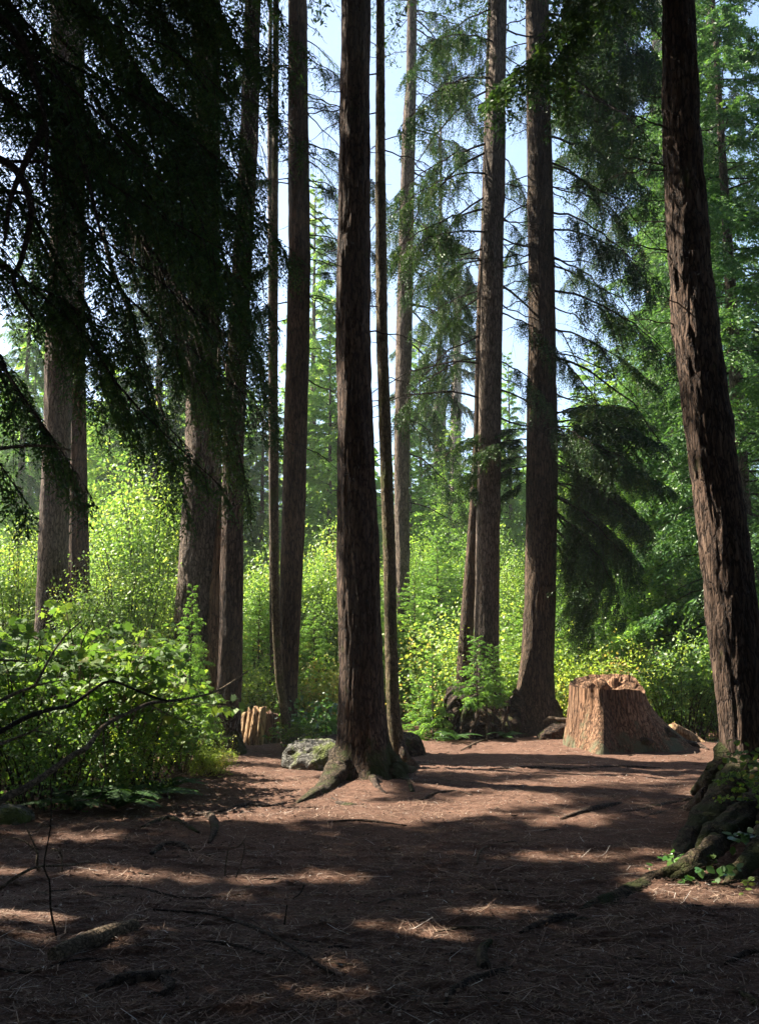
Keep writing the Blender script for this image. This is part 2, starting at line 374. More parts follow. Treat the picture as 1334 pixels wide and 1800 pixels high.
# ---------------------------------------------------------------- foliage builders
DIAMOND = np.array([[0, 0], [0.5, 0.5], [0, 1.0], [-0.5, 0.5]])
MAPLE = np.array([[0, 0], [0.28, 0.08], [0.5, 0.02], [0.42, 0.26], [0.68, 0.42], [0.42, 0.52], [0.34, 0.72], [0.16, 0.66], [0, 1.02],
                  [-0.16, 0.66], [-0.34, 0.72], [-0.42, 0.52], [-0.68, 0.42], [-0.42, 0.26], [-0.5, 0.02], [-0.28, 0.08]])
OVAL = np.array([[0, 0], [0.26, 0.2], [0.33, 0.5], [0.18, 0.8], [0, 1.0], [-0.18, 0.8], [-0.33, 0.5], [-0.26, 0.2]])
def place(mb, tpl, pos, d, nrmv, size, wid, mat=0, cup=0.0):
    d = nrm(d); r = nrm(np.cross(d, nrmv)); n = np.cross(r, d)
    k = len(tpl)
    tx = tpl[:, 0][None, :, None]; ty = tpl[:, 1][None, :, None]
    sz = np.asarray(size, float).reshape(-1, 1, 1)
    v = pos[:, None, :] + sz * (tx * wid * r[:, None, :] + ty * d[:, None, :])
    if cup: v = v - sz * cup * (np.abs(tx) * 0.6 + ty ** 2 * 0.6) * n[:, None, :]
    f = np.arange(len(pos) * k).reshape(-1, k)
    mb.add(v, f, mat)
def needles(mb, O, D, L, droop, step, size, wid=0.3, mat=0, R=None, fan=0.8):
    """rows of twiglets along many straight drooping twigs"""
    R = R or rng
    Kc = np.maximum(1, (L / step).astype(int))
    idx = np.repeat(np.arange(len(L)), Kc)
    first = np.concatenate([[0], np.cumsum(Kc)[:-1]])
    j = np.arange(len(idx)) - first[idx]
    s = (j + 0.6) / Kc[idx] * L[idx]
    Lt = L[idx]
    pos = O[idx] + D[idx] * s[:, None]; pos[:, 2] -= droop * s ** 2 / np.maximum(Lt, 0.05)
    dd = D[idx].copy(); dd[:, 2] -= 2 * droop * s / np.maximum(Lt, 0.05); dd = nrm(dd)
    lat = nrm(np.cross(dd, np.array([0.01, 0.02, 1.0])) + 1e-4)
    side = np.where(j % 2 == 0, 1.0, -1.0)[:, None]
    d = nrm(dd * 0.7 + lat * side * fan + R.normal(0, 0.22, pos.shape))
    sz = size * (1.15 - 0.6 * s / Lt) * R.uniform(0.6, 1.35, len(s))
    place(mb, DIAMOND, pos, d, R.normal(0, 1, pos.shape) + np.array([0, 0, 0.8]), sz, wid, mat)
def bough_arrays(mb, axis, rad0, twl, ntw, droop, step, size, wid=0.3, R=None, wood=1, leafmat=0, start=0.12, spread=0.95, stems=True, hang=0.25):
    R = R or rng
    axis = np.asarray(axis, float)
    n = len(axis)
    tube(mb, axis, np.linspace(rad0, rad0 * 0.15, n), 5, wood)
    t = np.sort(R.uniform(start, 1.0, ntw)); f = t * (n - 1); i = np.minimum(f.astype(int), n - 2); fr = (f - i)[:, None]
    O = axis[i] * (1 - fr) + axis[i + 1] * fr
    T = nrm(axis[i + 1] - axis[i])
    lat = nrm(np.cross(T, np.array([0, 0, 1.0])) + 1e-5)
    side = np.where(np.arange(ntw) % 2 == 0, 1.0, -1.0)[:, None]
    D = nrm(T * R.uniform(0.35, 0.9, (ntw, 1)) + lat * side * spread * R.uniform(0.5, 1.1, (ntw, 1)) + np.array([0, 0, -1.0]) * R.uniform(hang * 0.3, hang * 1.7, (ntw, 1)))
    L = twl * (1.0 - 0.75 * t ** 1.5) * R.uniform(0.45, 1.15, ntw) * np.minimum(1, 0.35 + (t - start) * 3)
    L = np.maximum(L, size)
    O = np.vstack([O, axis[-1:]]); D = np.vstack([D, nrm(axis[-1:] - axis[-2:-1])]); L = np.append(L, twl * 0.3)
    if stems:
        mid = O + D * (L * 0.5)[:, None]; mid[:, 2] -= droop * L * 0.25
        tip = O + D * (L * 0.95)[:, None]; tip[:, 2] -= droop * L * 0.9
        w = np.cross(D, R.normal(0, 1, D.shape)); w = nrm(w) * (0.0035 + 0.004 * L[:, None])
        v = np.stack([O - w, O + w, mid + w * 0.7, tip, mid - w * 0.7], 1)
        mb.add(v, np.arange(len(O) * 5).reshape(-1, 5), wood)
    needles(mb, O, D, L, droop, step, size, wid, leafmat, R)
def hbough(L, seed, qs=0.06, side_sp=0.1, tw_sp=0.07, twl=0.2, step=0.032, sag=0.4, rise=0.1, hang=0.4, wid=0.28, bare=0.1, wood=True, side_len=0.42, rad=None, axis=None, mb=None, start=0.15):
    """a bough along +X (or along a given axis): side branches, twigs on them, needles on the twigs"""
    R = np.random.default_rng(seed); mb = mb or MB()
    n = 14; s = np.linspace(0, 1, n)
    if axis is None:
        ax = np.stack([L * s, 0.07 * L * np.sin(s * R.uniform(2, 5) + R.uniform(0, 6)) * s, rise * L * s - sag * L * s ** 2], 1)
        ax[2:] += R.normal(0, 0.008 * L, (n - 2, 3))
    else: ax = smooth_path(axis, n)
    rad = rad or 0.008 + 0.007 * L
    if wood: tube(mb, ax, np.linspace(rad, 0.003, n), 5, 1)
    ns = max(4, int(L / side_sp))
    t = np.clip(start + (1 - start) * (np.arange(ns) + R.uniform(-0.5, 1.5, ns)) / ns, 0, 0.999)
    f = t * (n - 1); i = np.minimum(f.astype(int), n - 2); B = ax[i] + (ax[i + 1] - ax[i]) * (f - i)[:, None]
    T = nrm(ax[i + 1] - ax[i]); lat = nrm(np.cross(T, np.array([0.01, 0, 1.0])))
    sd = np.where(R.uniform(0, 1, ns) < 0.5, 1.0, -1.0); ang = np.radians(R.uniform(28, 75, ns))
    l = side_len * L * (1.05 - t) ** 0.7 * R.uniform(0.4, 1.15, ns) * np.minimum(1, 0.4 + 2 * (t - start)) + 0.08
    D = nrm(T * np.cos(ang)[:, None] + lat * (sd * np.sin(ang))[:, None] + np.array([0, 0, 1.0]) * R.uniform(-0.5, 0.15, (ns, 1)))
    O2, D2, L2 = [], [], []
    for k in range(ns):
        u = np.linspace(0, 1, 5)[:, None]
        br = B[k] + D[k] * l[k] * u + T[k] * l[k] * 0.2 * u ** 2 + np.array([0, 0, -hang * l[k]]) * u ** 2
        if wood: tube(mb, br, np.linspace(0.0045, 0.0018, 5), 3, 1)
        if R.uniform() < bare: continue
        m = max(2, int(l[k] / tw_sp)); ut = R.uniform(0.08, 1.0, 2 * m); q = ut * 3.999; a = q.astype(int)
        o = br[a] + (br[a + 1] - br[a]) * (q - a)[:, None]; tt = nrm(br[a + 1] - br[a]); lt = nrm(np.cross(tt, np.array([0.01, 0.02, 1.0])))
        s2 = np.where(np.arange(2 * m) % 2 == 0, 1.0, -1.0)[:, None]
        d = nrm(tt * R.uniform(0.4, 1.0, (2 * m, 1)) + lt * s2 * R.uniform(0.3, 1.0, (2 * m, 1)) + np.array([0, 0, -1.0]) * R.uniform(0, 1.3 * hang, (2 * m, 1)))
        O2.append(o); D2.append(d); L2.append(twl * (1.1 - 0.6 * ut) * R.uniform(0.4, 1.2, 2 * m))
    if O2:
        O2, D2, L2 = np.concatenate(O2), np.concatenate(D2), np.concatenate(L2)
        needles(mb, O2, D2, L2, hang * 0.6, step, qs, wid, 0, R, 0.7)
    return mb
TEMPL = {}
def conifer_crown(Hc, R0, nb, seed, qs=0.12, slope=-0.15, top=0.35, power=0.75, kind=0, irregular=0.3):
    """a crown from height 0 to Hc round the z axis, stamped from bough templates"""
    R = np.random.default_rng(seed); mb = MB()
    if kind not in TEMPL:
        out = []
        for k in range(4):
            b = hbough(2.4, 4000 + 10 * kind + k, *[(0.115, 0.072, 0.08, 0.28, 0.042), (0.09, 0.075, 0.075, 0.22, 0.038), (0.16, 0.16, 0.17, 0.32, 0.09)][kind], sag=0.28, rise=0.05, hang=0.5, wid=0.33, bare=0.03, wood=False, side_len=0.5)
            out.append(b.v[-1].reshape(-1, 4, 3) / 2.4)
        TEMPL[kind] = out
    ga = R.uniform(0, 6.28); V = []
    for k in range(nb):
        t = (k + R.uniform(0, 1)) / nb
        L = max(0.25, R0 * (1 - t) ** power * R.uniform(1 - irregular, 1 + irregular * 0.6) * min(1, 0.6 + 3 * t))
        ga += 2.4 + R.uniform(-0.5, 0.5)
        q = TEMPL[kind][R.integers(4)].copy()
        frac = min(1.0, (L / 2.4) ** 1.3 * 1.15)          # short boughs carry fewer needles
        q = q[R.uniform(0, 1, len(q)) < frac]
        c = q.mean(1, keepdims=True)
        q = c * L + (q - c) * 2.4 * R.uniform(0.85, 1.15) * (0.75 + 0.25 * min(1, L / 2))
        sl = slope * (1 - t) + top * t + R.uniform(-0.12, 0.12)
        ca, sa, cs, ss = math.cos(ga), math.sin(ga), math.cos(sl), math.sin(sl)
        x, y, z = q[..., 0], q[..., 1] * R.choice([-1, 1]), q[..., 2]
        x, z = x * cs - z * ss, x * ss + z * cs
        x, y = x * ca - y * sa, x * sa + y * ca
        V.append(np.stack([x, y, z + t * Hc], -1))
        tube(mb, [[0, 0, t * Hc], [ca * L * 0.5, sa * L * 0.5, t * Hc + ss * L * 0.5 - 0.03 * L], [ca * L * 0.9, sa * L * 0.9, t * Hc + ss * L * 0.9 - 0.2 * L]], [0.006 + 0.008 * L, 0.004 + 0.003 * L, 0.003], 4, 1)
    V = np.concatenate(V)
    mb.add(V.reshape(-1, 3), np.arange(len(V) * 4).reshape(-1, 4), 0)
    print('crown', seed, len(V))
    return mb
def strip_canopy(): pass

# ---------------------------------------------------------------- trunks
def trunk(mb, prof, Y, top=26.0, bark='fir', depth=0.02, fh=9.0, fz=1.1, flare=0.5, fl_h=0.35, lobes=(), sides=96, dz=0.025, seed=1, base_z=None, broken=False):
    prof = np.array(prof, float)
    pts = [P((a + b) / 2, py, Y) for py, a, b in prof]
    zz = np.array([p[2] for p in pts]); xx = np.array([p[0] for p in pts]); rr = np.array([(b - a) / 2 * pxscale(py, Y) for py, a, b in prof])
    o = np.argsort(zz); zz, xx, rr = zz[o], xx[o], rr[o]
    gz = float(gh(xx[0], Y)) if base_z is None else base_z
    zb = gz - 0.25
    sl = (xx[-1] - xx[-2]) / (zz[-1] - zz[-2])
    zt = max(top, zz[-1] + 6) if not broken else zz[-1]
    if zz[0] > zb: zz = np.insert(zz, 0, zb); xx = np.insert(xx, 0, xx[0] - (xx[1] - xx[0]) / (zz[2] - zz[1] + 1e-6) * (zz[1] - zb) * 0.6); rr = np.insert(rr, 0, rr[0] * 1.02)
    if not broken: zz = np.append(zz, zt); xx = np.append(xx, xx[-1] + sl * 0.5 * (zt - zz[-2])); rr = np.append(rr, 0.03)
    zvis = 2.0 + 0.75 * Y
    z = np.concatenate([np.arange(zb, min(zvis, zt), dz), np.linspace(min(zvis, zt), zt, 14 if not broken else 2)])
    cx = np.interp(z, zz, xx); cr = np.interp(z, zz, rr)
    kk = max(3, int(0.35 / dz)) | 1; ker = np.ones(kk) / kk
    pad = kk // 2
    cx = np.convolve(np.pad(cx, pad, mode='reflect', reflect_type='odd'), ker, 'valid'); cr = np.convolve(np.pad(cr, pad, mode='reflect', reflect_type='odd'), ker, 'valid')
    cr = np.maximum(cr, 0.02)
    th = np.linspace(0, 2 * math.pi, sides, endpoint=False)
    ZZ, TT = np.meshgrid(z, th, indexing='ij')
    hh = np.maximum(ZZ - gz, -0.1)
    lob = 0.3
    for a, s_ in lobes: lob = lob + s_ * np.maximum(0, np.cos(TT - a)) ** 5
    R_ = cr[:, None] * (1 + flare * np.exp(-hh / fl_h) * lob)
    R_ = R_ * (1 + 0.05 * (fbm(np.cos(TT) * 1.2, np.sin(TT) * 1.2, ZZ * 0.7, seed + 50, 2) - 0.5) * 2)
    c0 = cr[:, None]
    ux, uy = np.cos(TT) * c0 * fh, np.sin(TT) * c0 * fh
    wz = ZZ * fz
    wob = 0.9 * (fbm(ux * 0.4, uy * 0.4, ZZ * 1.7, seed + 5, 2) - 0.5)
    n = fbm(ux + wob, uy + wob, wz, seed, 3)
    ridge = 1 - np.abs(2 * n - 1) * 2.2
    n2 = fbm(ux * 2.7, uy * 2.7, wz * 3.5, seed + 11, 2) - 0.5
    R_ = R_ + depth * (np.clip(-ridge, -1, 1) * 0.8 + 0.7 * n2) * np.minimum(1, c0 / 0.08)
    if broken: ZZ = ZZ - np.clip((ZZ - zt + 0.3) / 0.3, 0, 1) * 1.1 * vnoise(np.cos(TT) * 2, np.sin(TT) * 2, 0, seed)
    x = cx[:, None] + np.cos(TT) * R_; y = Y + np.sin(TT) * R_
    v = np.stack([x, y, ZZ], -1).reshape(-1, 3)
    nz_ = len(z)
    i, j = np.meshgrid(np.arange(nz_ - 1), np.arange(sides), indexing='ij')
    q = np.stack([i * sides + j, i * sides + (j + 1) % sides, (i + 1) * sides + (j + 1) % sides, (i + 1) * sides + j], -1).reshape(-1, 4)
    mb.add(v, q, 0, True)
    return np.array([cx[0], Y, gz]), (lambda zq: (float(np.interp(zq, z, cx)), float(np.interp(zq, z, cr))))

# shared bough meshes, one metre classes; axis starts at the origin along +X
def live_bough(L, seed, droop, dens=1.0, size=0.075, sag=0.5, mats=('needle', 'twig'), rise=0.15, hang=0.5):
    R = np.random.default_rng(seed); mb = MB()
    s = np.linspace(0, 1, 9)
    ax = np.stack([L * s, 0.12 * L * np.sin(s * 3 * R.uniform(0.5, 1) + R.uniform(0, 6)) * s, rise * L * s - sag * L * s ** 2], 1)
    bough_arrays(mb, ax, 0.012 + 0.008 * L, 0.34 * L + 0.15, int(34 * L * dens), droop, 0.032, size, 0.26, R, start=0.22, hang=hang)
    # second order side branches
    for k in range(int(4 * L)):
        t = R.uniform(0.25, 0.8); i = int(t * 8); a = R.choice([-1, 1]) * R.uniform(0.5, 1.0); l2 = L * 0.42 * (1.1 - t) * 1.6
        s2 = np.linspace(0, 1, 6)
        b = ax[i] + np.stack([math.cos(a) * l2 * s2, math.sin(a) * l2 * s2, -0.1 * l2 * s2 - sag * 0.8 * l2 * s2 ** 2], 1)
        bough_arrays(mb, b, 0.008, 0.22 * L + 0.08, int(22 * l2 * dens) + 4, droop, 0.032, size, 0.26, R, start=0.1, hang=hang)
    return mb.mesh('bough', [M[m] for m in mats])
def dead_bough(L, seed, sag, twigs=10, rad=0.014):
    R = np.random.default_rng(seed); mb = MB()
    s = np.linspace(0, 1, 10)
    bend = R.uniform(-0.25, 0.25)
    ax = np.stack([L * s, bend * L * s ** 2 + 0.02 * L * np.sin(9 * s), 0.12 * L * np.sin(s * 2.2) * R.uniform(-0.3, 1) - sag * L * s ** 2], 1)
    ax[1:, 1:] += R.normal(0, 0.012 * L, (9, 2))
    tube(mb, ax, np.linspace(rad, 0.003, 10) * (0.6 + 0.4 * L), 5, 0)
    for k in range(twigs):
        t = R.uniform(0.25, 0.98); i = int(t * 9); a = R.choice([-1, 1]) * R.uniform(0.3, 1.1); l = L * R.uniform(0.12, 0.4) * (1.2 - t)
        d = np.array([math.cos(a), math.sin(a), R.uniform(-1.0, 0.15)])
        s2 = np.linspace(0, 1, 5)[:, None]
        b = ax[i] + d * l * s2 + np.array([0, 0, -0.4 * l]) * s2 ** 2 + R.normal(0, 0.012, (5, 3)) * s2
        tube(mb, b, np.linspace(0.005, 0.0018, 5), 3, 0)
        for m_ in range(3):
            b2 = b[R.integers(1, 5)]; e = b2 + np.array([R.normal(0, 0.3), R.normal(0, 0.3), R.uniform(-0.8, 0.1)]) * l * 0.5
            tube(mb, [b2, (b2 + e) / 2 + R.normal(0, 0.01, 3), e], [0.003, 0.0022, 0.0015], 3, 0)
    return mb.mesh('dead_branch', [M['twig']])
def hb(L, seed, mats=('needle', 'twig'), **k): return hbough(L, seed, **k).mesh('bough', [M[m] for m in mats])
LIVE = {'long': [hb(2.6, s, qs=0.065, side_sp=0.055, tw_sp=0.042, twl=0.32, step=0.028, sag=0.3 + 0.1 * (s % 3), rise=0.0, hang=1.0, bare=0.2, wid=0.38) for s in (1, 2, 3, 4)],
        'short': [hb(1.5, s, qs=0.06, side_sp=0.05, tw_sp=0.042, twl=0.26, step=0.028, sag=0.4, hang=0.9, bare=0.2, wid=0.38) for s in (14, 5, 6)],
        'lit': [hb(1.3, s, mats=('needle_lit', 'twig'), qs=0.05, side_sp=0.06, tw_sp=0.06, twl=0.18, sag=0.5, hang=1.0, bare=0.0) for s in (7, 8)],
        'dense': [hb(2.2, s, qs=0.075, side_sp=0.04, tw_sp=0.045, twl=0.25, step=0.03, sag=0.32, rise=0.1, hang=0.5, bare=0.02, side_len=0.5, wid=0.42) for s in (9, 10, 11, 19)]}
DEAD = [dead_bough(L, 20 + k, sag, tw) for k, (L, sag, tw) in enumerate([(0.45, 0.0, 0), (0.9, 0.15, 4), (1.5, 0.3, 10), (2.2, 0.45, 16), (3.0, 0.6, 22), (1.9, 0.2, 12)])]

def put_bough(tree, me, name, at, axf, z, az, scale=1.0, pitch=0.0):
    """attach a shared bough mesh to trunk function axf at height z, azimuth az (0 = right of frame, pi/2 = away)"""
    cx, cr = axf(z)
    Y = at[1]
    p = np.array([cx + math.cos(az) * cr * 0.8, Y + math.sin(az) * cr * 0.8, z]) - np.array(at)
    return link(name, me, tree, loc=tuple(p), rot=(random.uniform(-0.3, 0.3), -pitch, az), scale=(scale,) * 3)
def zpx(py, Y): return P(W / 2, py, Y)[2]

TREES = {}
def main_tree(key, name, label, cat, prof, Y, mat, top=26, crown=None, **kw):
    mb = MB()
    at, axf = trunk(mb, prof, Y, top=top, **kw)
    t = thing(name, label, cat, at)
    part('trunk', mb, [M[mat]], t)
    TREES[key] = (t, at, axf)
    return t
def px_bough(key, kind, py, az_deg, scale=1.0, pitch=0.0):
    t, at, axf = TREES[key]
    k = kind[0]
    z = zpx(py, at[1])
    if kind[1:].isdigit(): put_bough(t, DEAD[int(kind[1:])], 'dead_branch', at, axf, z, math.radians(az_deg), scale, pitch)
    else:
        L = LIVE[kind]; put_bough(t, random.choice(L), 'bough', at, axf, z, math.radians(az_deg), scale, pitch)

# profiles: photo row, left edge, right edge
main_tree('T1', 'conifer_tree', 'thick pale grey trunk at far left, left-hand one of a touching pair', 'tree',
          [(0, 90, 140), (300, 94, 143), (600, 81, 128), (800, 76, 124), (1030, 65, 120), (1200, 60, 122)], 18.0, 'grey', depth=0.012, fh=14, fz=2, seed=3, flare=0.35, sides=72, dz=0.04)
main_tree('T1b', 'conifer_tree', 'dark ribbed trunk standing just right of the pale grey trunk at far left', 'tree',
          [(0, 118, 150), (300, 122, 150), (600, 122, 150), (800, 120, 154), (1060, 118, 160), (1200, 116, 164)], 19.0, 'red', depth=0.02, fh=16, fz=0.4, seed=5, flare=0.35, sides=72, dz=0.05)
main_tree('T2', 'conifer_tree', 'widest grey-brown trunk left of centre, flaring towards its base behind the shrubs', 'tree',
          [(0, 338, 388), (300, 336, 388), (600, 330, 388), (800, 325, 390), (900, 319, 392), (1000, 314, 392), (1100, 306, 390), (1200, 304, 394), (1330, 300, 400)], 17.6, 'grey', depth=0.022, fh=9, fz=2.2, seed=7, flare=0.3)
main_tree('T3', 'conifer_tree', 'straight brown trunk in front of the widest trunk, left of the split stump', 'tree',
          [(0, 430, 458), (200, 424, 456), (400, 412, 447), (600, 401, 437), (800, 391, 429), (1000, 388, 428), (1100, 386, 428), (1200, 382, 426), (1280, 378, 420), (1330, 372, 420)], 16.3, 'base', depth=0.014, fh=12, fz=2, seed=9, flare=0.7, lobes=((3.5, 0.6), (5.6, 0.7), (0.2, 0.5)), sides=80)
main_tree('T4', 'conifer_tree', 'slender dark trunk beside the split stump, crossing in front of a reddish trunk', 'tree',
          [(0, 480, 491), (300, 478, 490), (600, 475, 489), (900, 475, 490), (1100, 478, 493), (1200, 484, 500), (1250, 492, 508), (1310, 500, 518)], 16.6, 'mossy', top=22, depth=0.006, fh=20, fz=5, seed=11, flare=0.5, fl_h=0.2, sides=40)
main_tree('T5', 'conifer_tree', 'medium reddish trunk rising left of the big central trunk, behind a slender one', 'tree',
          [(0, 506, 540), (250, 507, 543), (450, 507, 546), (600, 503, 545), (750, 499, 541), (900, 495, 537), (1050, 491, 530), (1200, 494, 524), (1310, 496, 522)], 17.4, 'red', depth=0.010, fh=16, fz=2.2, seed=13, flare=0.3, sides=72)
main_tree('T6', 'fir_tree', 'largest dark furrowed trunk in the middle of the clearing, with mossy root flare', 'tree',
          [(0, 598, 652), (150, 597, 652), (300, 594, 652), (450, 591, 652), (600, 590, 653), (750, 591, 657), (900, 593, 664), (1000, 592, 667), (1100, 594, 671), (1200, 596, 675), (1300, 596, 682), (1370, 598, 690)], 12.75, 'base', depth=0.024, fh=11, fz=1.1, seed=17, flare=0.55, fl_h=0.32,
          lobes=((3.6, 0.9), (4.5, 0.5), (5.3, 0.9), (0.3, 0.7), (1.6, 0.5)), sides=160, dz=0.018)
main_tree('T7', 'conifer_tree', 'slender mossy trunk leaning close behind the right edge of the big central trunk', 'tree',
          [(0, 661, 676), (150, 660, 677), (300, 659, 678), (450, 660, 680), (600, 661, 682), (700, 664, 686), (850, 669, 691), (1000, 674, 697), (1100, 675, 698), (1250, 679, 703), (1340, 685, 714)], 14.6, 'mossy', top=22, depth=0.007, fh=22, fz=6, seed=19, flare=0.7, fl_h=0.2, lobes=((5.9, 0.9), (3.3, 0.2)), sides=56)
main_tree('T8', 'conifer_tree', 'slim pale trunk with kinked upper stem, brightly lit, right of the big central trunk', 'tree',
          [(0, 715, 733), (150, 713, 732), (220, 707, 731), (300, 704, 729), (400, 701, 728), (600, 695, 725), (800, 692, 720), (900, 693, 720), (1050, 697, 720), (1200, 699, 721)], 24.5, 'grey', depth=0.015, fh=12, fz=2, seed=23, flare=0.2, sides=64, dz=0.04)
main_tree('T9', 'conifer_tree', 'thin dark trunk just left of the grey trunk on the root mound', 'tree',
          [(400, 845, 857), (500, 839, 851), (600, 836, 849), (750, 832, 846), (900, 824, 843), (1000, 816, 838), (1100, 808, 833), (1180, 802, 830)], 20.3, 'red', top=13, depth=0.01, fh=14, fz=1.5, seed=29, flare=0.1, sides=48, dz=0.04)
main_tree('T10', 'conifer_tree', 'tall grey trunk growing out of the dark root mound', 'tree',
          [(0, 862, 891), (150, 857, 889), (300, 850, 888), (450, 847, 885), (600, 843, 883), (750, 840, 881), (900, 837, 879), (1050, 834, 877), (1150, 832, 877), (1210, 831, 880)], 19.4, 'grey', depth=0.013, fh=16, fz=1.6, seed=31, flare=0.15, sides=72, dz=0.03)
main_tree('T11', 'conifer_tree', 'thick straight reddish trunk just left of the cut stump, broad flared base', 'tree',
          [(0, 923, 964), (200, 925, 968), (400, 927, 973), (600, 928, 977), (750, 925, 979), (900, 923, 980), (1050, 921, 977), (1150, 915, 973), (1230, 905, 972), (1280, 893, 978)], 19.6, 'red', depth=0.014, fh=14, fz=1.2, seed=37, flare=0.6, fl_h=0.35,
          lobes=((3.7, 0.9), (4.6, 0.3), (5.7, 0.7), (0.1, 0.5)), sides=110, dz=0.025)
main_tree('T12', 'fir_tree', 'leaning rough-barked trunk at the right edge, tilting left, on mossy roots', 'tree',
          [(0, 1162, 1220), (200, 1163, 1228), (400, 1168, 1244), (600, 1184, 1266), (800, 1207, 1294), (950, 1226, 1316), (1100, 1243, 1336), (1200, 1256, 1344), (1300, 1272, 1352), (1420, 1285, 1370)], 10.0, 'base', depth=0.026, fh=11, fz=2.0, seed=41, flare=0.8, fl_h=0.5,
          lobes=((3.3, 1.1), (4.3, 0.8), (5.2, 0.6), (0.5, 0.6)), sides=150, dz=0.016)
main_tree('T13', 'conifer_tree', 'far grey trunk showing just left of the leaning right-hand trunk', 'tree',
          [(0, 1146, 1166), (200, 1143, 1165), (400, 1138, 1162), (600, 1132, 1152), (900, 1126, 1150)], 38, 'snag', depth=0.03, fh=8, fz=1.5, seed=43, flare=0.1, sides=40, dz=0.12, top=32)
main_tree('T14', 'conifer_tree', 'far pinkish-grey trunk among foliage right of the leaning trunk', 'tree',
          [(0, 1238, 1256), (300, 1244, 1262), (600, 1246, 1264)], 36, 'snag', depth=0.03, fh=8, fz=1.5, seed=44, flare=0.1, sides=40, dz=0.12, top=32)
main_tree('T15', 'dead_snag', 'bleached broken-topped snag far off in the central gap, the taller of two', 'dead tree',
          [(470, 800, 812), (600, 796, 811), (760, 791, 811), (900, 788, 812)], 46, 'snag', depth=0.03, fh=8, fz=1.0, seed=45, flare=0.1, sides=32, dz=0.15, broken=True)
main_tree('T16', 'dead_snag', 'grey flat-topped snag far off in the central gap, the shorter of two', 'dead tree',
          [(690, 761, 784), (800, 761, 784), (900, 761, 785)], 44, 'snag', depth=0.03, fh=8, fz=1.0, seed=46, flare=0.1, sides=32, dz=0.15, broken=True)
main_tree('T17', 'conifer_tree', 'thin far trunk with sparse branches beside the shorter snag', 'tree',
          [(400, 771, 778), (600, 768, 777), (900, 766, 777)], 42, 'grey', depth=0.02, fh=8, fz=1.0, seed=47, flare=0.1, sides=24, dz=0.2, top=26)
main_tree('T18', 'conifer_tree', 'thin grey trunk seen between the split stump and the slender trunk', 'tree',
          [(200, 470, 479), (700, 472, 482), (1150, 474, 486), (1240, 474, 490)], 21, 'grey', depth=0.01, fh=14, fz=2.0, seed=48, flare=0.1, sides=32, dz=0.06, top=20)

# ---------------------------------------------------------------- branches on the trunks
def rnd_boughs(key, kinds, py0, py1, n, azs, s0=0.7, s1=1.2, seed=0, pitch=(-0.35, 0.05)):
    r = random.Random(seed)
    for k in range(n):
        py = py0 + (py1 - py0) * (k + r.random()) / n
        a = r.choice(azs) + r.uniform(-28, 28)
        st = random.getstate(); random.seed(seed * 77 + k)
        px_bough(key, r.choice(kinds), py, a, r.uniform(s0, s1), r.uniform(*pitch))
        random.setstate(st)
# T10 / T11: many fine dead branches and hanging sprays
rnd_boughs('T11', ['d1', 'd2', 'd3', 'd5'], 20, 700, 13, [180, 0, 200, -20], 0.6, 1.0, 1)
rnd_boughs('T11', ['long', 'long'], -40, 640, 13, [0, -10, 15], 0.8, 1.1, 2, (-0.5, -0.15))
rnd_boughs('T11', ['d3', 'd4'], 100, 640, 6, [0, -10], 0.8, 1.1, 3, (-0.4, 0.0))
rnd_boughs('T11', ['long', 'short'], -60, 420, 5, [180, 160], 0.5, 0.8, 4)
rnd_boughs('T10', ['d1', 'd2', 'd3', 'd5'], 0, 760, 14, [180, 0, 190, 10], 0.6, 1.0, 5)
rnd_boughs('T10', ['long', 'short'], -80, 560, 11, [180, 200, 160], 0.7, 1.1, 6)
rnd_boughs('T9', ['d1', 'd2', 'd5'], 480, 800, 6, [180, 0], 0.5, 0.8, 7)
px_bough('T10', 'd4', 640, 185, 0.85, 0.15); px_bough('T10', 'd4', 700, 175, 0.9, 0.35)
rnd_boughs('T8', ['long', 'long', 'short'], -60, 560, 14, [0, -20, 20, 10], 0.8, 1.15, 8, (-0.6, -0.1))
rnd_boughs('T8', ['long'], 520, 800, 5, [0, 15], 0.7, 0.95, 9, (-0.7, -0.3))
rnd_boughs('T8', ['d2', 'd3', 'd4', 'd1'], 60, 900, 16, [0, 180, 10], 0.6, 1.0, 10)
rnd_boughs('T7', ['d0', 'd1', 'd2'], 60, 900, 14, [180, 0, 210], 0.5, 0.9, 11)
rnd_boughs('T6', ['d0', 'd0', 'd1'], 60, 620, 7, [185, 200, 0], 0.5, 1.0, 12)
px_bough('T6', 'd2', 385, 178, 0.55, 0.15); px_bough('T6', 'd5', 190, 175, 0.6, 0.05)
rnd_boughs('T5', ['d1', 'd2', 'd5'], 20, 760, 14, [0, 180, 20], 0.5, 0.9, 13)
rnd_boughs('T5', ['long', 'short', 'lit'], 60, 560, 10, [0, -15, 15], 0.5, 0.8, 14)
rnd_boughs('T5', ['long', 'dense'], 0, 600, 5, [180, 200], 0.5, 0.8, 15)
rnd_boughs('T4', ['d1', 'd0', 'd2'], 60, 900, 10, [0, 180], 0.5, 0.9, 16)
rnd_boughs('T12', ['d0', 'd1', 'd1'], 60, 640, 8, [180, 195], 0.6, 0.9, 17, (0, 0.3))
px_bough('T12', 'd1', 295, 180, 0.75, 0.25); px_bough('T12', 'd2', 300, 182, 0.5, 0.1); px_bough('T12', 'd1', 445, 180, 0.4, 0.0)
rnd_boughs('T3', ['d0', 'd1', 'd2'], 100, 800, 6, [0, 20, 180], 0.5, 0.8, 18)
rnd_boughs('T1', ['d2', 'd3', 'short'], 250, 750, 6, [180, 0], 0.6, 0.9, 19)
rnd_boughs('T13', ['long', 'dense'], 0, 420, 10, [180, 0, 220], 1.0, 1.5, 20)
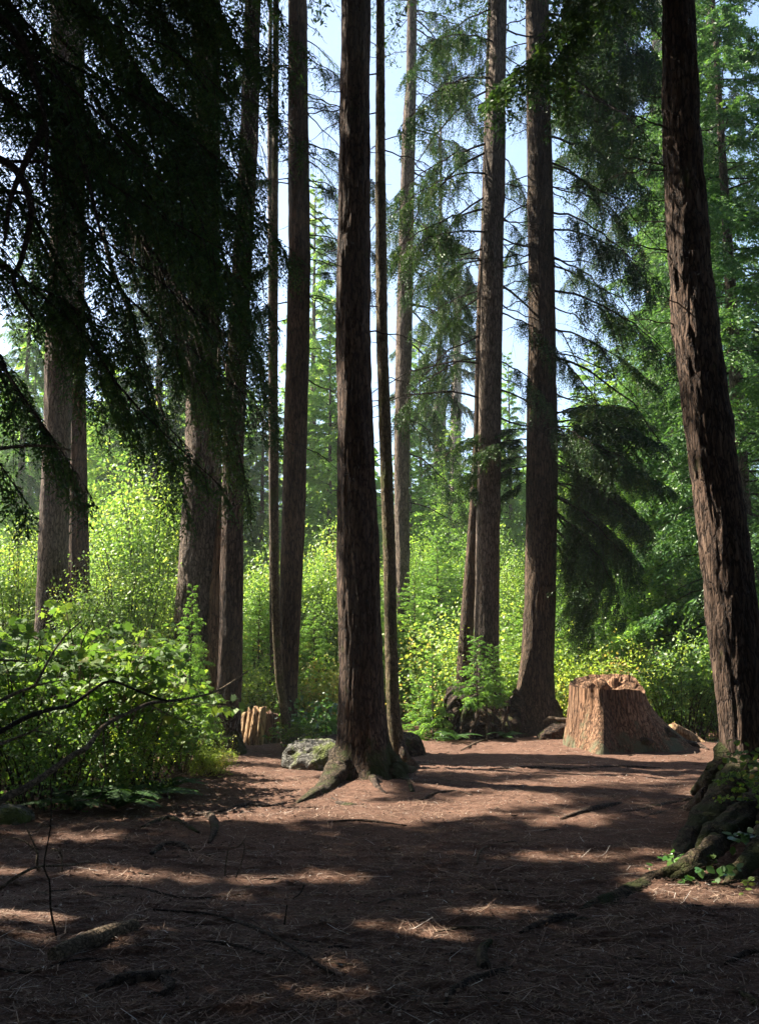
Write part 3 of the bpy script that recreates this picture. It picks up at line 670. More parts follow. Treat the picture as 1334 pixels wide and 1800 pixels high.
rnd_boughs('T14', ['long', 'dense'], -50, 420, 12, [0, 180, 200], 1.0, 1.6, 21)
rnd_boughs('T17', ['long', 'dense', 'd3'], 400, 760, 9, [0, 180], 0.7, 1.1, 22)
rnd_boughs('T15', ['d1', 'd2'], 500, 700, 5, [0, 180], 0.5, 0.8, 23)
rnd_boughs('T11', ['dense', 'long'], -120, 170, 7, [0, -20, 20], 1.1, 1.5, 31, (-0.45, -0.15))
rnd_boughs('T12', ['dense'], -420, -60, 3, [180, 150, 120], 0.9, 1.2, 32, (-0.4, -0.1))
rnd_boughs('T13', ['dense'], -60, 260, 8, [180, 200, 160], 1.6, 2.2, 33, (-0.3, 0.0))
# the dark low skirt of hemlock boughs to both sides of T11
for k, (py, a, s, p) in enumerate([(725, 5, 0.9, 0.05), (745, -25, 1.0, -0.05), (760, 25, 0.95, -0.1), (790, -5, 1.1, -0.15), (820, 15, 1.0, -0.3), (850, -30, 1.0, -0.3), (870, 5, 1.0, -0.45), (900, 25, 0.85, -0.5), (735, -50, 0.9, 0.1), (775, -45, 1.0, -0.2),
                                (800, 40, 0.9, -0.3),
                                (755, 180, 0.7, 0.0), (775, 205, 0.75, -0.1), (800, 170, 0.7, -0.15), (820, 195, 0.65, -0.25), (845, 180, 0.45, -0.4)]):
    px_bough('T11', 'dense', py, a, s * 0.95, p)
    if k < 12: px_bough('T11', 'long', py + 25, a + random.uniform(-40, 40), s * 0.75, p - random.uniform(0, 0.3))
rnd_boughs('T17', ['dense', 'long'], 380, 700, 8, [0, 180, 90, -90], 1.0, 1.5, 41, (-0.4, 0.0))
rnd_boughs('T9', ['long', 'short'], 420, 640, 4, [180, 200], 0.6, 0.9, 42)
rnd_boughs('T11', ['d3', 'd4', 'd5'], 0, 700, 12, [180, 0, 10, -30], 0.7, 1.1, 61, (-0.6, -0.1))
rnd_boughs('T10', ['d3', 'd4', 'd5'], 0, 700, 12, [180, 0, 20, 150], 0.7, 1.1, 62, (-0.6, -0.1))
rnd_boughs('T8', ['d3', 'd4', 'd5'], 0, 760, 10, [0, 20, -20, 180], 0.7, 1.1, 63, (-0.7, -0.1))
rnd_boughs('T10', ['long', 'short'], 60, 700, 6, [0, -30, 30], 0.5, 0.8, 64, (-0.6, -0.2))
rnd_boughs('T5', ['d3', 'd5'], 60, 700, 8, [0, 20], 0.5, 0.8, 65, (-0.6, -0.1))
# sprays beside T6 whose sunlit look is put into the needle colour
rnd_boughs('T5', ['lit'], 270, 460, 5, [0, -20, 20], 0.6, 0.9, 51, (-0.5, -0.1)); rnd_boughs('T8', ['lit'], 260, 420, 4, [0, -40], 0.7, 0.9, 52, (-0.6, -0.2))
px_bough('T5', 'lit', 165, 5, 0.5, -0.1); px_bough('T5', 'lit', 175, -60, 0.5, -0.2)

for py, a, s_, p in ((930, -15, 0.8, -0.8), (950, 10, 0.8, -0.9), (900, -30, 0.9, -0.6), (900, 20, 0.9, -0.7), (870, 0, 0.9, -0.5)): px_bough('T11', 'long', py, a, s_, p)
# crowns above the frame
CROWN = [conifer_crown(12, 3.6, 90, s, kind=2).mesh('crown', [M['needle'], M['twig']]) for s in (101, 102)]
for n_, (key, z, sc_) in enumerate([('T1', 15.5, 0.9), ('T1b', 16, 0.8), ('T2', 15, 0.95), ('T3', 14.5, 0.8), ('T5', 15, 0.8), ('T6', 12.8, 1.0), ('T7', 13.5, 0.6), ('T8', 18.5, 0.7), ('T10', 15.5, 0.8), ('T11', 16, 0.85), ('T12', 11.5, 1.05), ('T4', 15, 0.55)]):
    t, at, axf = TREES[key]
    cx, cr = axf(z + 3)
    link('crown', CROWN[n_ % 2], t, loc=(cx - at[0], 0, z - at[2]), rot=(0, 0, n_ * 1.3), scale=(sc_, sc_, sc_))

# ---------------------------------------------------------------- roots of the main trees
def root(key, pts, rad, mat='root', lift=0.0, seed=0, sides=16):
    """pts: photo pixels on the ground; the first is at the trunk foot"""
    t, at, axf = TREES[key]
    q = []
    for k, p_ in enumerate(pts):
        if len(p_) == 2: w = G(*p_); w[2] += -rad[k] * 0.42 + lift * (1 - k / len(pts))
        else: w = P(p_[0], p_[1], p_[2])
        q.append(w)
    mb = MB(); bark_tube(mb, q, rad, 0.42, seed, 20, 0.85, n=max(40, int(len(pts) * 16)))
    part('root', mb, [M[mat]], t)
root('T6', [(610, 1330, 12.6), (585, 1368, 12.3), (562, 1390), (540, 1404), (522, 1412)], [0.18, 0.15, 0.11, 0.07, 0.02], 'mossroot', 0.03, 1, 14)
root('T6', [(672, 1318, 12.7), (705, 1350, 12.8), (728, 1352), (760, 1352)], [0.12, 0.09, 0.06, 0.02], 'mossroot', 0.03, 2)
root('T6', [(645, 1330, 12.6), (655, 1368, 12.45), (665, 1384), (680, 1394)], [0.18, 0.13, 0.07, 0.02], 'root', -0.03, 3, 14)
root('T6', [(690, 1350, 12.5), (715, 1378, 12.3), (725, 1392)], [0.11, 0.08, 0.03], 'mossroot', 0.02, 4)
root('T6', [(600, 1345, 12.4), (570, 1395, 12.2), (600, 1412), (640, 1414)], [0.10, 0.08, 0.05, 0.02], 'root', 0.0, 5)
root('T7', [(700, 1300, 14.6), (715, 1335, 14.5), (735, 1342), (775, 1343)], [0.08, 0.07, 0.05, 0.015], 'root', 0, 6)
root('T11', [(925, 1235, 19.3), (900, 1275), (880, 1290), (850, 1298)], [0.25, 0.16, 0.09, 0.02], 'root', 0, 7)
root('T11', [(960, 1240, 19.3), (985, 1280), (1000, 1292)], [0.2, 0.13, 0.04], 'root', 0, 8)
root('T11', [(930, 1255, 19.2), (915, 1290), (905, 1300)], [0.16, 0.1, 0.03], 'root', 0, 9)
root('T3', [(400, 1290, 16.1), (425, 1318), (452, 1322)], [0.15, 0.1, 0.02], 'mossroot', 0, 10)
root('T3', [(385, 1290, 16.1), (372, 1325), (350, 1335)], [0.14, 0.09, 0.02], 'mossroot', 0, 11)
root('T3', [(400, 1300, 16.0), (405, 1330), (398, 1342)], [0.13, 0.08, 0.02], 'root', 0, 12)
root('T5', [(510, 1290, 17.2), (520, 1312), (540, 1318)], [0.12, 0.07, 0.02], 'root', 0, 13)
# the big mossy root system of the leaning tree
root('T12', [(1310, 1330, 9.9), (1285, 1385, 9.5), (1235, 1445, 9.0), (1205, 1490, 8.6), (1190, 1518)], [0.13, 0.15, 0.14, 0.10, 0.02], 'mossroot', 0.0, 14, 18)
root('T12', [(1350, 1350, 9.7), (1340, 1400, 8.9), (1300, 1440, 8.4), (1250, 1478, 8.0), (1215, 1520)], [0.14, 0.13, 0.12, 0.09, 0.03], 'mossroot', 0.0, 15, 18)
root('T12', [(1262, 1480, 7.9), (1215, 1520, 7.5), (1150, 1545), (1095, 1570), (1040, 1592), (1015, 1602)], [0.08, 0.085, 0.08, 0.065, 0.04, 0.01], 'mossroot', 0.02, 16, 14)
root('T12', [(1290, 1310, 10.0), (1268, 1345, 9.9), (1245, 1372, 9.9), (1215, 1392)], [0.14, 0.12, 0.09, 0.03], 'mossroot', 0.0, 17)
root('T12', [(1270, 1380, 9.8), (1225, 1408), (1180, 1412), (1120, 1425), (1070, 1432)], [0.09, 0.055, 0.04, 0.03, 0.01], 'root', 0, 18)
root('T12', [(1250, 1400, 9.7), (1200, 1420), (1150, 1430), (1130, 1438)], [0.10, 0.05, 0.03, 0.01], 'root', 0, 19)
root('T12', [(1360, 1370, 9.6), (1350, 1470, 8.0), (1310, 1520, 7.6), (1270, 1560, 7.3)], [0.12, 0.10, 0.07, 0.02], 'mossroot', 0, 20, 16)
# slip of bare wood torn open on the widest trunk
t2, at2, ax2 = TREES['T2']
mb = MB()
q = []
for py, px in ((880, 386), (960, 383), (1050, 381), (1130, 378), (1200, 376), (1330, 372)):
    w = P(px, py, 17.6 - 0.26); q.append(w)
bark_tube(mb, q, [0.02, 0.07, 0.13, 0.16, 0.19, 0.2], 0.3, 71, 14)
part('torn_wood', mb, [M['stump']], t2)

# ---------------------------------------------------------------- stumps
def stump_mesh(cx, cy, prof_top, prof_bot, zt, z0, seed, grain=0.03, jag=0.12, groove=0, conc=0.7, sides=220, rows=70, power=1.7):
    """prof_*: list of (angle_deg, radius) closed outlines at the cut and at the ground"""
    mb = MB()
    th = np.linspace(0, 2 * math.pi, sides, endpoint=False)
    def prof(pr):
        a = np.radians([p[0] for p in pr]); r = [p[1] for p in pr]
        return np.interp(th, a, r, period=2 * math.pi)
    rt, rb = prof(prof_top), prof(prof_bot)
    ker = np.ones(7) / 7
    sm = lambda r: np.convolve(np.concatenate([r[-3:], r, r[:3]]), ker, 'valid')
    rt, rb = sm(rt), sm(rb)
    st = np.floor(vnoise(np.cos(th) * 4, np.sin(th) * 4, 0, seed) * 5) / 5
    rim = zt(th) + jag * (st - 0.5) + jag * 0.25 * (vnoise(np.cos(th) * 11, np.sin(th) * 11, 0, seed + 1) - 0.5)
    t = np.linspace(0, 1, rows)[:, None]
    Rr = rt[None] + (rb - rt)[None] * (1 - t) ** power
    zz = z0 + (rim - z0)[None] * t
    gx_, gy_ = np.cos(th)[None] * Rr, np.sin(th)[None] * Rr
    gfreq = 16
    gr = fbm(np.cos(th)[None] * gfreq * 0.6, np.sin(th)[None] * gfreq * 0.6, zz * 0.7, seed + 3, 4) - 0.5
    Rr = Rr + grain * 2 * gr + groove * (-np.clip(1 - np.abs(2 * fbm(np.cos(th)[None] * 4, np.sin(th)[None] * 4, zz * 0.25, seed + 4, 2) - 1) * 5, 0, 1))
    v = np.stack([cx + np.cos(th)[None] * Rr, cy + np.sin(th)[None] * Rr, zz + 0 * Rr], -1).reshape(-1, 3)
    i, j = np.meshgrid(np.arange(rows - 1), np.arange(sides), indexing='ij')
    q = np.stack([i * sides + j, i * sides + (j + 1) % sides, (i + 1) * sides + (j + 1) % sides, (i + 1) * sides + j], -1).reshape(-1, 4)
    mb.add(v, q, 0, True)
    # broken, hollow top
    k = 14
    s = np.linspace(1, 0, k)[:, None]
    Rc = Rr[-1][None] * s
    low = rim.min() - 0.01
    wallz = rim[None] * np.minimum(1, s ** 2) + (1 - np.minimum(1, s ** 2)) * (low + 0.01) + np.where(s < 0.99, 0.09, 0) * (fbm(np.cos(th)[None] * Rc * 9, np.sin(th)[None] * Rc * 9, 0, seed + 6, 3) - 0.55)
    v = np.stack([cx + np.cos(th)[None] * Rc, cy + np.sin(th)[None] * Rc, wallz], -1).reshape(-1, 3)
    i, j = np.meshgrid(np.arange(k - 1), np.arange(sides), indexing='ij')
    q = np.stack([i * sides + j, i * sides + (j + 1) % sides, (i + 1) * sides + (j + 1) % sides, (i + 1) * sides + j], -1).reshape(-1, 4)
    mb.add(v, q, 0, False)
    return mb
sx, sy = P(1072, 1300, 17.0)[0], 17.0
sg = float(gh(sx, sy)) - 0.12
top_z = P(1072, 1203, 16.8)[2]
ztf = lambda th: top_z + 0.07 * np.sin(th) + 0.10 * np.clip(np.cos(th - 1.2), 0, 1) - 0.16 * np.clip(np.cos(th - 6.1), 0, 1) ** 6
mb = stump_mesh(sx, sy, [(0, 0.60), (60, 0.62), (120, 0.66), (180, 0.66), (225, 0.70), (246, 0.74), (262, 0.62), (300, 0.60)],
                [(0, 1.50), (20, 1.25), (60, 0.9), (120, 0.85), (180, 0.78), (215, 0.86), (238, 1.05), (250, 1.38), (262, 0.92), (300, 0.92), (335, 1.25), (348, 1.42)],
                ztf, sg, 5, 0.028, 0.035, 0.022)
st1 = thing('tree_stump', 'large weathered reddish cut stump with ragged top, right of centre in the clearing', 'tree stump', (sx, sy, sg))
part('stump_body', mb, [M['stump']], st1)
for k, (a, w, h, dx) in enumerate([(1.75, 0.20, 0.09, 0.40), (1.15, 0.17, 0.11, 0.42), (0.62, 0.028, 0.22, 0.53), (0.30, 0.04, 0.08, 0.52), (2.6, 0.2, 0.05, 0.36), (0.9, 0.05, 0.14, 0.5)]):
    m2 = MB()
    c = np.array([sx + math.cos(a) * dx, sy + math.sin(a) * dx, top_z - 0.16])
    hz = np.array([0, 0.35, 0.7, 0.9, 1.0]) * (h + 0.14)
    jt = np.random.default_rng(60 + k).normal(0, 0.012, (5, 2))
    pts = np.stack([c[0] + jt[:, 0], c[1] + jt[:, 1], c[2] + hz], 1)
    tube(m2, pts, w * np.array([0.6, 0.6, 0.52, 0.42, 0.2]), 9, 0, 0.5, k, 1.0, 14)
    part('splinter', m2, [M['stump']], st1)
def free_root(parent, pts, rad, mat='root', seed=0, name='root'):
    q = [G(*p) + np.array([0, 0, r * 0.1]) if len(p) == 2 else P(*p) for p, r in zip(pts, rad)]
    m2 = MB(); bark_tube(m2, q, rad, 0.22, seed, 12, 0.8); part(name, m2, [M[mat]], parent)
free_root(st1, [(1165, 1290, 16.6), (1195, 1308), (1225, 1312), (1245, 1318)], [0.14, 0.12, 0.08, 0.02], 'root', 31)
free_root(st1, [(1130, 1302, 16.2), (1165, 1312), (1205, 1316)], [0.08, 0.07, 0.02], 'root', 32)
free_root(st1, [(1180, 1280, 17.4), (1215, 1298, 17.6), (1240, 1308, 17.4)], [0.12, 0.12, 0.03], 'pale', 33)

# split pale stump on the left: a fan of upright slabs
bx, by = P(452, 1300, 18.0)[0], 18.0
bgz = float(gh(bx, by)) - 0.1
st2 = thing('split_stump', 'low pale stump split into upright sunlit slabs between two left trunks', 'tree stump', (bx, by, bgz))
for k, (p0, p1, pt0, pt1, pyt, dy) in enumerate([(412, 426, 420, 431, 1258, 0.2), (416, 432, 427, 440, 1250, 0.0), (426, 440, 437, 447, 1247, -0.1), (434, 452, 446, 459, 1243, -0.2), (446, 462, 457, 468, 1242, -0.25), (458, 470, 464, 474, 1252, -0.1), (466, 480, 470, 480, 1250, 0.05), (476, 494, 478, 492, 1256, 0.15)]):
    Yk = by + dy
    a, b = P(p0, 1313, Yk), P(p1, 1313, Yk); c, d = P(pt1, pyt + 4, Yk + 0.12), P(pt0, pyt, Yk + 0.12)
    a[2] = b[2] = bgz
    nu, nv = 14, 36
    u, v_ = np.meshgrid(np.linspace(0, 1, nu), np.linspace(0, 1, nv))
    base = (a * (1 - u[..., None]) + b * u[..., None]) * (1 - v_[..., None]) + (d * (1 - u[..., None]) + c * u[..., None]) * v_[..., None]
    bulge = 0.07 * np.sin(u * math.pi)
    fr = base.copy(); fr[..., 1] -= bulge + 0.05 + 0.06 * (fbm(base[..., 0] * 22, v_ * 1.4, k, 61, 4) - 0.5)
    bk = base.copy(); bk[..., 1] += 0.08
    topj = 0.09 * (vnoise(u * 5, k, 0, 63) - 0.5) * (v_ > 0.97)
    fr[..., 2] += topj; bk[..., 2] += topj
    ring = np.concatenate([fr, bk[:, ::-1]], 1)
    m2 = MB(); ns = ring.shape[1]
    i, j = np.meshgrid(np.arange(nv - 1), np.arange(ns), indexing='ij')
    q = np.stack([i * ns + j, i * ns + (j + 1) % ns, (i + 1) * ns + (j + 1) % ns, (i + 1) * ns + j], -1).reshape(-1, 4)
    m2.add(ring.reshape(-1, 3), [q, np.arange((nv - 1) * ns, nv * ns)[None]], 0, True)
    part('wood_slab', m2, [M['pale' if k < 5 else 'stump']], st2)

# boulder
def rock_mesh(cx, cy, cz, rx, ry, rz, seed, rough=0.25, nlat=50, nlon=90, crease=0.06):
    mb = MB()
    la = np.linspace(-math.pi / 2, math.pi / 2, nlat); lo = np.linspace(0, 2 * math.pi, nlon, endpoint=False)
    A, B = np.meshgrid(la, lo, indexing='ij')
    x, y, z = np.cos(A) * np.cos(B), np.cos(A) * np.sin(B), np.sin(A)
    r = 1 + rough * (fbm(x * 1.3 + seed, y * 1.3, z * 1.3, seed, 3) - 0.5) * 2 + 0.10 * (fbm(x * 5, y * 5, z * 5, seed + 2, 3) - 0.5)
    r = r - crease * np.clip(1 - np.abs(2 * fbm(x * 2.2, y * 2.2 + seed, z * 2.2, seed + 4, 2) - 1) * 6, 0, 1)
    m = np.maximum(np.abs(x), np.maximum(np.abs(y), np.abs(z))); r = r / (0.8 + 0.2 * m)
    v = np.stack([cx + x * r * rx, cy + y * r * ry, cz + z * r * rz], -1).reshape(-1, 3)
    i, j = np.meshgrid(np.arange(nlat - 1), np.arange(nlon), indexing='ij')
    q = np.stack([i * nlon + j, i * nlon + (j + 1) % nlon, (i + 1) * nlon + (j + 1) % nlon, (i + 1) * nlon + j], -1).reshape(-1, 4)
    mb.add(v, q, 0, True); return mb
rp = P(550, 1345, 14.2); rgz = float(gh(rp[0], rp[1]))
single('boulder', rock_mesh(rp[0] + 0.02, 14.2, rgz + 0.06, 0.46, 0.36, 0.30, 4, 0.30), [M['rock']], 'rounded grey mossy boulder lying left of the big central trunk', 'boulder', (rp[0], 14.2, rgz))
rp = P(10, 1440, 9.6); rgz = float(gh(rp[0], rp[1]))
single('boulder', rock_mesh(rp[0], 9.6, rgz + 0.03, 0.26, 0.22, 0.13, 9, 0.15), [M['rock']], 'small dark stone half sunk in the ground at the left edge below the bushes', 'boulder', (rp[0], 9.6, rgz))
rp = P(704, 1300, 16.6); rgz = float(gh(rp[0], rp[1]))
single('earth_mound', rock_mesh(rp[0], 16.6, rgz + 0.0, 0.42, 0.5, 0.36, 12, 0.15), [M['earth']], 'small dark earth hump behind the slender mossy trunk', 'mound', (rp[0], 16.6, rgz))
rp = P(600, 1300, 16.0); rgz = float(gh(rp[0], rp[1]))
single('earth_mound', rock_mesh(rp[0], 16.0, rgz + 0.0, 0.7, 0.4, 0.34, 13, 0.2), [M['earth']], 'dark bank behind the boulder, left of the big central trunk', 'mound', (rp[0], 16.0, rgz))
# root mound under the grey trunk
rp = P(850, 1280, 19.3); rgz = float(gh(rp[0], rp[1]))
rm = thing('root_mound', 'dark upturned mound of earth and roots with the grey trunk on top', 'mound', (rp[0], 19.3, rgz))
mb = rock_mesh(rp[0], 19.5, rgz + 0.15, 0.80, 0.7, 0.75, 21, 0.35, 80, 130, 0.12)
part('earth', mb, [M['earth']], rm)
for k in range(16):
    a = random.uniform(-2.9, 0.2); r0 = 0.75
    p = np.array([rp[0] + math.cos(a) * r0 * 0.8, 19.4 + math.sin(a) * 0.62, rgz + random.uniform(0.45, 0.95)])
    q = [p, p + [math.cos(a) * 0.15, math.sin(a) * 0.15, -0.12], p + [math.cos(a) * 0.22 + random.uniform(-.1, .1), math.sin(a) * 0.22, -0.4], p + [math.cos(a) * 0.35, math.sin(a) * 0.3, -0.75]]
    m2 = MB(); bark_tube(m2, q, [0.05, 0.035, 0.025, 0.012], 0.3, k, 7); part('root', m2, [M['root']], rm)
m2 = MB(); bark_tube(m2, [P(1010, 1268, 18.2), P(985, 1266, 18.1), P(968, 1262, 18.2), P(955, 1268, 18.3)], [0.05, 0.045, 0.04, 0.02], 0.3, 3, 8)
single('broken_root', m2, [M['paletwig']], 'pale broken root sticking out of a little hump left of the cut stump', 'root', G(985, 1290))
gp = G(985, 1298)
single('earth_mound', rock_mesh(gp[0], gp[1] + 0.2, gp[2] + 0.02, 0.35, 0.3, 0.22, 17, 0.3), [M['earth']], 'low hump of rotten red wood between the thick reddish trunk and the cut stump', 'mound', gp)

# ---------------------------------------------------------------- background conifers
CF = {}
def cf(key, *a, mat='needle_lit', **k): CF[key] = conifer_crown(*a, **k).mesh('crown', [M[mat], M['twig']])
cf('sap', 6.0, 1.9, 120, 201, slope=0.05, top=0.5, power=0.8, kind=1)
cf('mid', 10.0, 2.5, 170, 202, slope=-0.1, top=0.5, power=0.75, kind=0)
cf('tall', 20.0, 3.4, 230, 203, slope=-0.25, power=0.55, mat='needle_blue')
cf('tall2', 20.0, 3.2, 220, 204, slope=-0.3, power=0.6, mat='needle_blue')
cf('talldark', 20.0, 3.2, 210, 205, slope=-0.3, power=0.55, mat='needle')
cf('baby', 1.9, 0.75, 60, 206, slope=0.1, top=0.6, power=0.8, kind=1)
HC = {'sap': 6.0, 'mid': 10.0, 'tall': 20.0, 'tall2': 20.0, 'talldark': 20.0, 'baby': 1.9}
stemm = {}
for k, h in HC.items():
    m2 = MB(); zs = np.linspace(-0.3, h * 0.99, 14); tube(m2, np.stack([0.03 * np.sin(zs * 0.25), 0.03 * np.cos(zs * 0.2), zs], 1), np.linspace(0.011 * h + 0.01, 0.006, 14), 10, 0, 0.1, 3)
    stemm[k] = m2.mesh('trunk', [M['grey']])
def conifer(kind, px, Y, height, label, cat='tree', wide=1.0, rot=None, zoff=0.0):
    x = P(px, 1200, Y)[0]
    z = float(gh(x, Y))
    s = height / HC[kind]
    t = thing('conifer_tree' if height > 3 else 'conifer_sapling', label, cat, (x, Y, z + zoff))
    r = random.uniform(0, 6.28) if rot is None else rot
    link('trunk', stemm[kind], t, rot=(0, 0, r), scale=(s, s, s))
    link('crown', CF[kind], t, rot=(0, 0, r), scale=(s * wide, s * wide, s))
    return t
def hgt(py, Y): return P(667, py, Y)[2] - 0.5
conifer('mid', 1062, 27, hgt(590, 27), 'pale green pointed conifer right of the thick reddish trunk', wide=1.05)
conifer('tall2', 1205, 29, 20, 'tall bluish-green conifer filling the space left of the leaning trunk', wide=0.95)
conifer('tall', 1318, 22, 21, 'tall green conifer behind the leaning trunk at the right edge', wide=1.0)
conifer('tall2', 1262, 30, 24, 'bluish-green conifer seen just right of the leaning trunk top', wide=0.95)
conifer('mid', 1130, 23.5, hgt(640, 23.5), 'bright feathery conifer behind the dark low boughs on the right', wide=0.9)
conifer('mid', 1010, 32, hgt(740, 32), 'small conifer in the gap behind the thick reddish trunk', wide=1.0)
conifer('sap', 770, 25.5, hgt(925, 25.5), 'bright green young conifer in the central gap, feathery and sunlit', wide=1.15)
conifer('sap', 822, 27.5, hgt(960, 27.5), 'small pale green conifer left of the leaning thin trunk', wide=1.2)
conifer('sap', 725, 30, hgt(770, 30), 'pale young conifer behind the slim lit trunk', wide=1.0)
conifer('mid', 800, 36, hgt(745, 36), 'middle-height conifer below the bleached snags', wide=1.0)
conifer('mid', 740, 40, hgt(600, 40), 'sparse far conifer left of the snags with its top in the sky', wide=0.7)
conifer('mid', 835, 34, hgt(800, 34), 'green conifer between the snags and the leaning thin trunk', wide=0.9)
conifer('mid', 902, 38, hgt(640, 38), 'far pale conifer between the grey trunk and the thick reddish trunk', wide=0.6)
conifer('mid', 575, 31, hgt(560, 31), 'drooping yellowish conifer in the gap left of the big central trunk', wide=0.85)
conifer('mid', 548, 40, hgt(330, 40), 'far conifer rising behind the medium reddish trunk', wide=0.55)
conifer('tall', 455, 32, 11.5, 'tall green conifer between the brown trunk and the slender trunk', wide=0.8)
conifer('mid', 395, 31, 9, 'middle-height conifer behind the widest trunk', wide=0.9)
conifer('talldark', 262, 33, 20, 'tall dark conifer left of the widest trunk, partly hidden by near boughs', wide=0.8)
conifer('tall2', 20, 33, 17, 'tall bluish conifer at the left edge behind the pale trunk', wide=0.65)
conifer('mid', 175, 36, hgt(650, 36), 'far bluish conifer in the gap right of the paired left trunks', wide=0.9)
conifer('mid', 215, 28, hgt(780, 28), 'light green conifer beyond the left bushes', wide=1.0)
conifer('sap', 1030, 25.5, hgt(900, 25.5), 'feathery light green young conifer right of the thick reddish trunk', wide=1.1)
conifer('sap', 335, 14.9, 2.6, 'small feathery hemlock standing in front of the widest trunk', 'sapling', wide=0.7)
conifer('baby', 762, 18.8, 1.55, 'small hemlock sapling left of the root mound', 'sapling', wide=0.85)
conifer('baby', 738, 19.2, 1.1, 'bushy little sapling between the slim lit trunk and the mound sapling', 'sapling', wide=1.3)
conifer('baby', 792, 19.6, 1.1, 'low spreading sapling against the left side of the root mound', 'sapling', wide=1.1)
conifer('baby', 838, 18.6, 1.25, 'thin sapling sprouting on top of the root mound', 'sapling', wide=1.0, zoff=0.62)
conifer('baby', 866, 18.7, 1.05, 'sapling on the mound in front of the grey trunk foot', 'sapling', wide=0.9, zoff=0.66)

for px_, Y_c, h_c, lb in ((455, 22.5, 3.0, 'young hemlock behind the split stump'), (552, 22, 2.6, 'young hemlock in the rusty bushes left of the central trunk'), (655, 23, 3.2, 'young hemlock in the slit beside the central trunk'),
    (728, 23.5, 3.4, 'light feathery hemlock between the slim lit trunk and the mound'), (920, 22, 2.8, 'young hemlock beside the thick reddish trunk, on its left'), (1000, 22.6, 3.0, 'light hemlock just right of the thick reddish trunk'),
    (1105, 23.5, 3.6, 'light layered hemlock behind the top of the cut stump'), (1175, 23, 3.2, 'young hemlock right of the cut stump among the leafy bushes'), (130, 20, 3.4, 'young hemlock behind the paired left trunks'), (235, 22, 3.4, 'pale young hemlock left of the widest trunk')):
    conifer('sap', px_, Y_c, h_c, lb, 'tree', wide=1.25)

# ---------------------------------------------------------------- broadleaf shrubs
def shrub_mesh(Wd, Ht, nst, nleaf, tpl, lsize, seed, leafmat, stem_mat='twig', layered=False, wid=1.0, depth=None, low=0.1):
    R = np.random.default_rng(seed); st = MB(); lf = MB()
    depth = depth or Wd
    per = nleaf // nst
    for k in range(nst):
        a = R.uniform(0, 6.28); rr = math.sqrt(R.uniform(0, 1))
        tip = np.array([math.cos(a) * rr * Wd, math.sin(a) * rr * depth, Ht * R.uniform(0.55, 1.0) * (1 - 0.35 * rr ** 2)])
        b = np.array([math.cos(a) * rr * Wd * 0.35, math.sin(a) * rr * depth * 0.35, -0.1])
        mid = (b + tip) / 2 + np.array([0, 0, Ht * 0.18]) + R.normal(0, 0.06, 3)
        ax = smooth_path([b, mid, tip], 9)
        tube(st, ax, np.linspace(0.008 + 0.003 * Ht, 0.003, 9), 4, 0)
        t = low + (1 - low) * R.uniform(0, 1, per) ** 0.7
        f = t * 7.99; i = f.astype(int); p = ax[i] + (ax[i + 1] - ax[i]) * (f - i)[:, None]
        spread = 0.10 + 0.26 * Wd * R.uniform(0.4, 1.0, (per, 1)) * 0.5
        off = R.normal(0, 1, (per, 3)) * spread
        ncl = max(3, per // 16); cl = R.integers(0, ncl, per); off = off[cl] * 1.15 + R.normal(0, 0.055 + 0.02 * Wd, (per, 3)); p = p[cl] * 0.8 + p * 0.2
        if layered: off[:, 2] *= 0.25; p[:, 2] = np.round(p[:, 2] / 0.22) * 0.22
        p = p + off; p[:, 2] = np.maximum(p[:, 2], 0.05)
        out = nrm(off + np.array([0, 0, -0.15]))
        place(lf, tpl, p, out + R.normal(0, 0.4, out.shape), R.normal(0, 0.55, out.shape) + np.array([-0.25, -0.1, 1.0]), lsize * R.uniform(0.55, 1.25, per), wid, 0, 0.25)
        for m_ in range(3):
            e = p[R.integers(0, per)]; i2 = R.integers(3, 8)
            tube(st, [ax[i2], (ax[i2] + e) / 2 + [0, 0, .03], e], [0.004, 0.003, 0.002], 3, 0)
    return st.mesh('stems', [M[stem_mat]]), lf.mesh('foliage', [M[leafmat]])
SH = {
 'maple': shrub_mesh(1.7, 2.5, 44, 3000, MAPLE, 0.095, 301, 'leaf', layered=True, low=0.35),
 'maple2': shrub_mesh(1.5, 2.2, 40, 2500, MAPLE, 0.088, 302, 'leaf', 'paletwig', layered=True, low=0.3),
 'berry': shrub_mesh(1.3, 1.7, 34, 5200, OVAL, 0.06, 303, 'leaf_mix'),
 'yellow': shrub_mesh(1.3, 1.5, 34, 8000, OVAL, 0.06, 304, 'leaf_yel'),
 'rust': shrub_mesh(1.2, 1.3, 30, 6000, OVAL, 0.055, 305, 'leaf_rust', 'paletwig'),
 'salal': shrub_mesh(0.8, 0.9, 18, 1500, OVAL, 0.085, 306, 'salal'),
 'tall': shrub_mesh(1.7, 5.0, 60, 20000, OVAL, 0.065, 307, 'leaf_lit', low=0.15),
 'tallyel': shrub_mesh(1.4, 3.4, 44, 13000, OVAL, 0.065, 308, 'leaf_lit', low=0.1),
}
def shrub(kind, px, Y, label, s=1.0, sz=None, name='shrub', cat='shrub', z=None):
    x = P(px, 1200, Y)[0]
    g_ = float(gh(x, Y)) if z is None else z
    t = thing(name, label, cat, (x, Y, g_))
    r = random.uniform(0, 6.28)
    for nm, me in zip(('stem', 'foliage'), SH[kind]): link(nm, me, t, rot=(0, 0, r), scale=(s, s, sz or s))
    return t
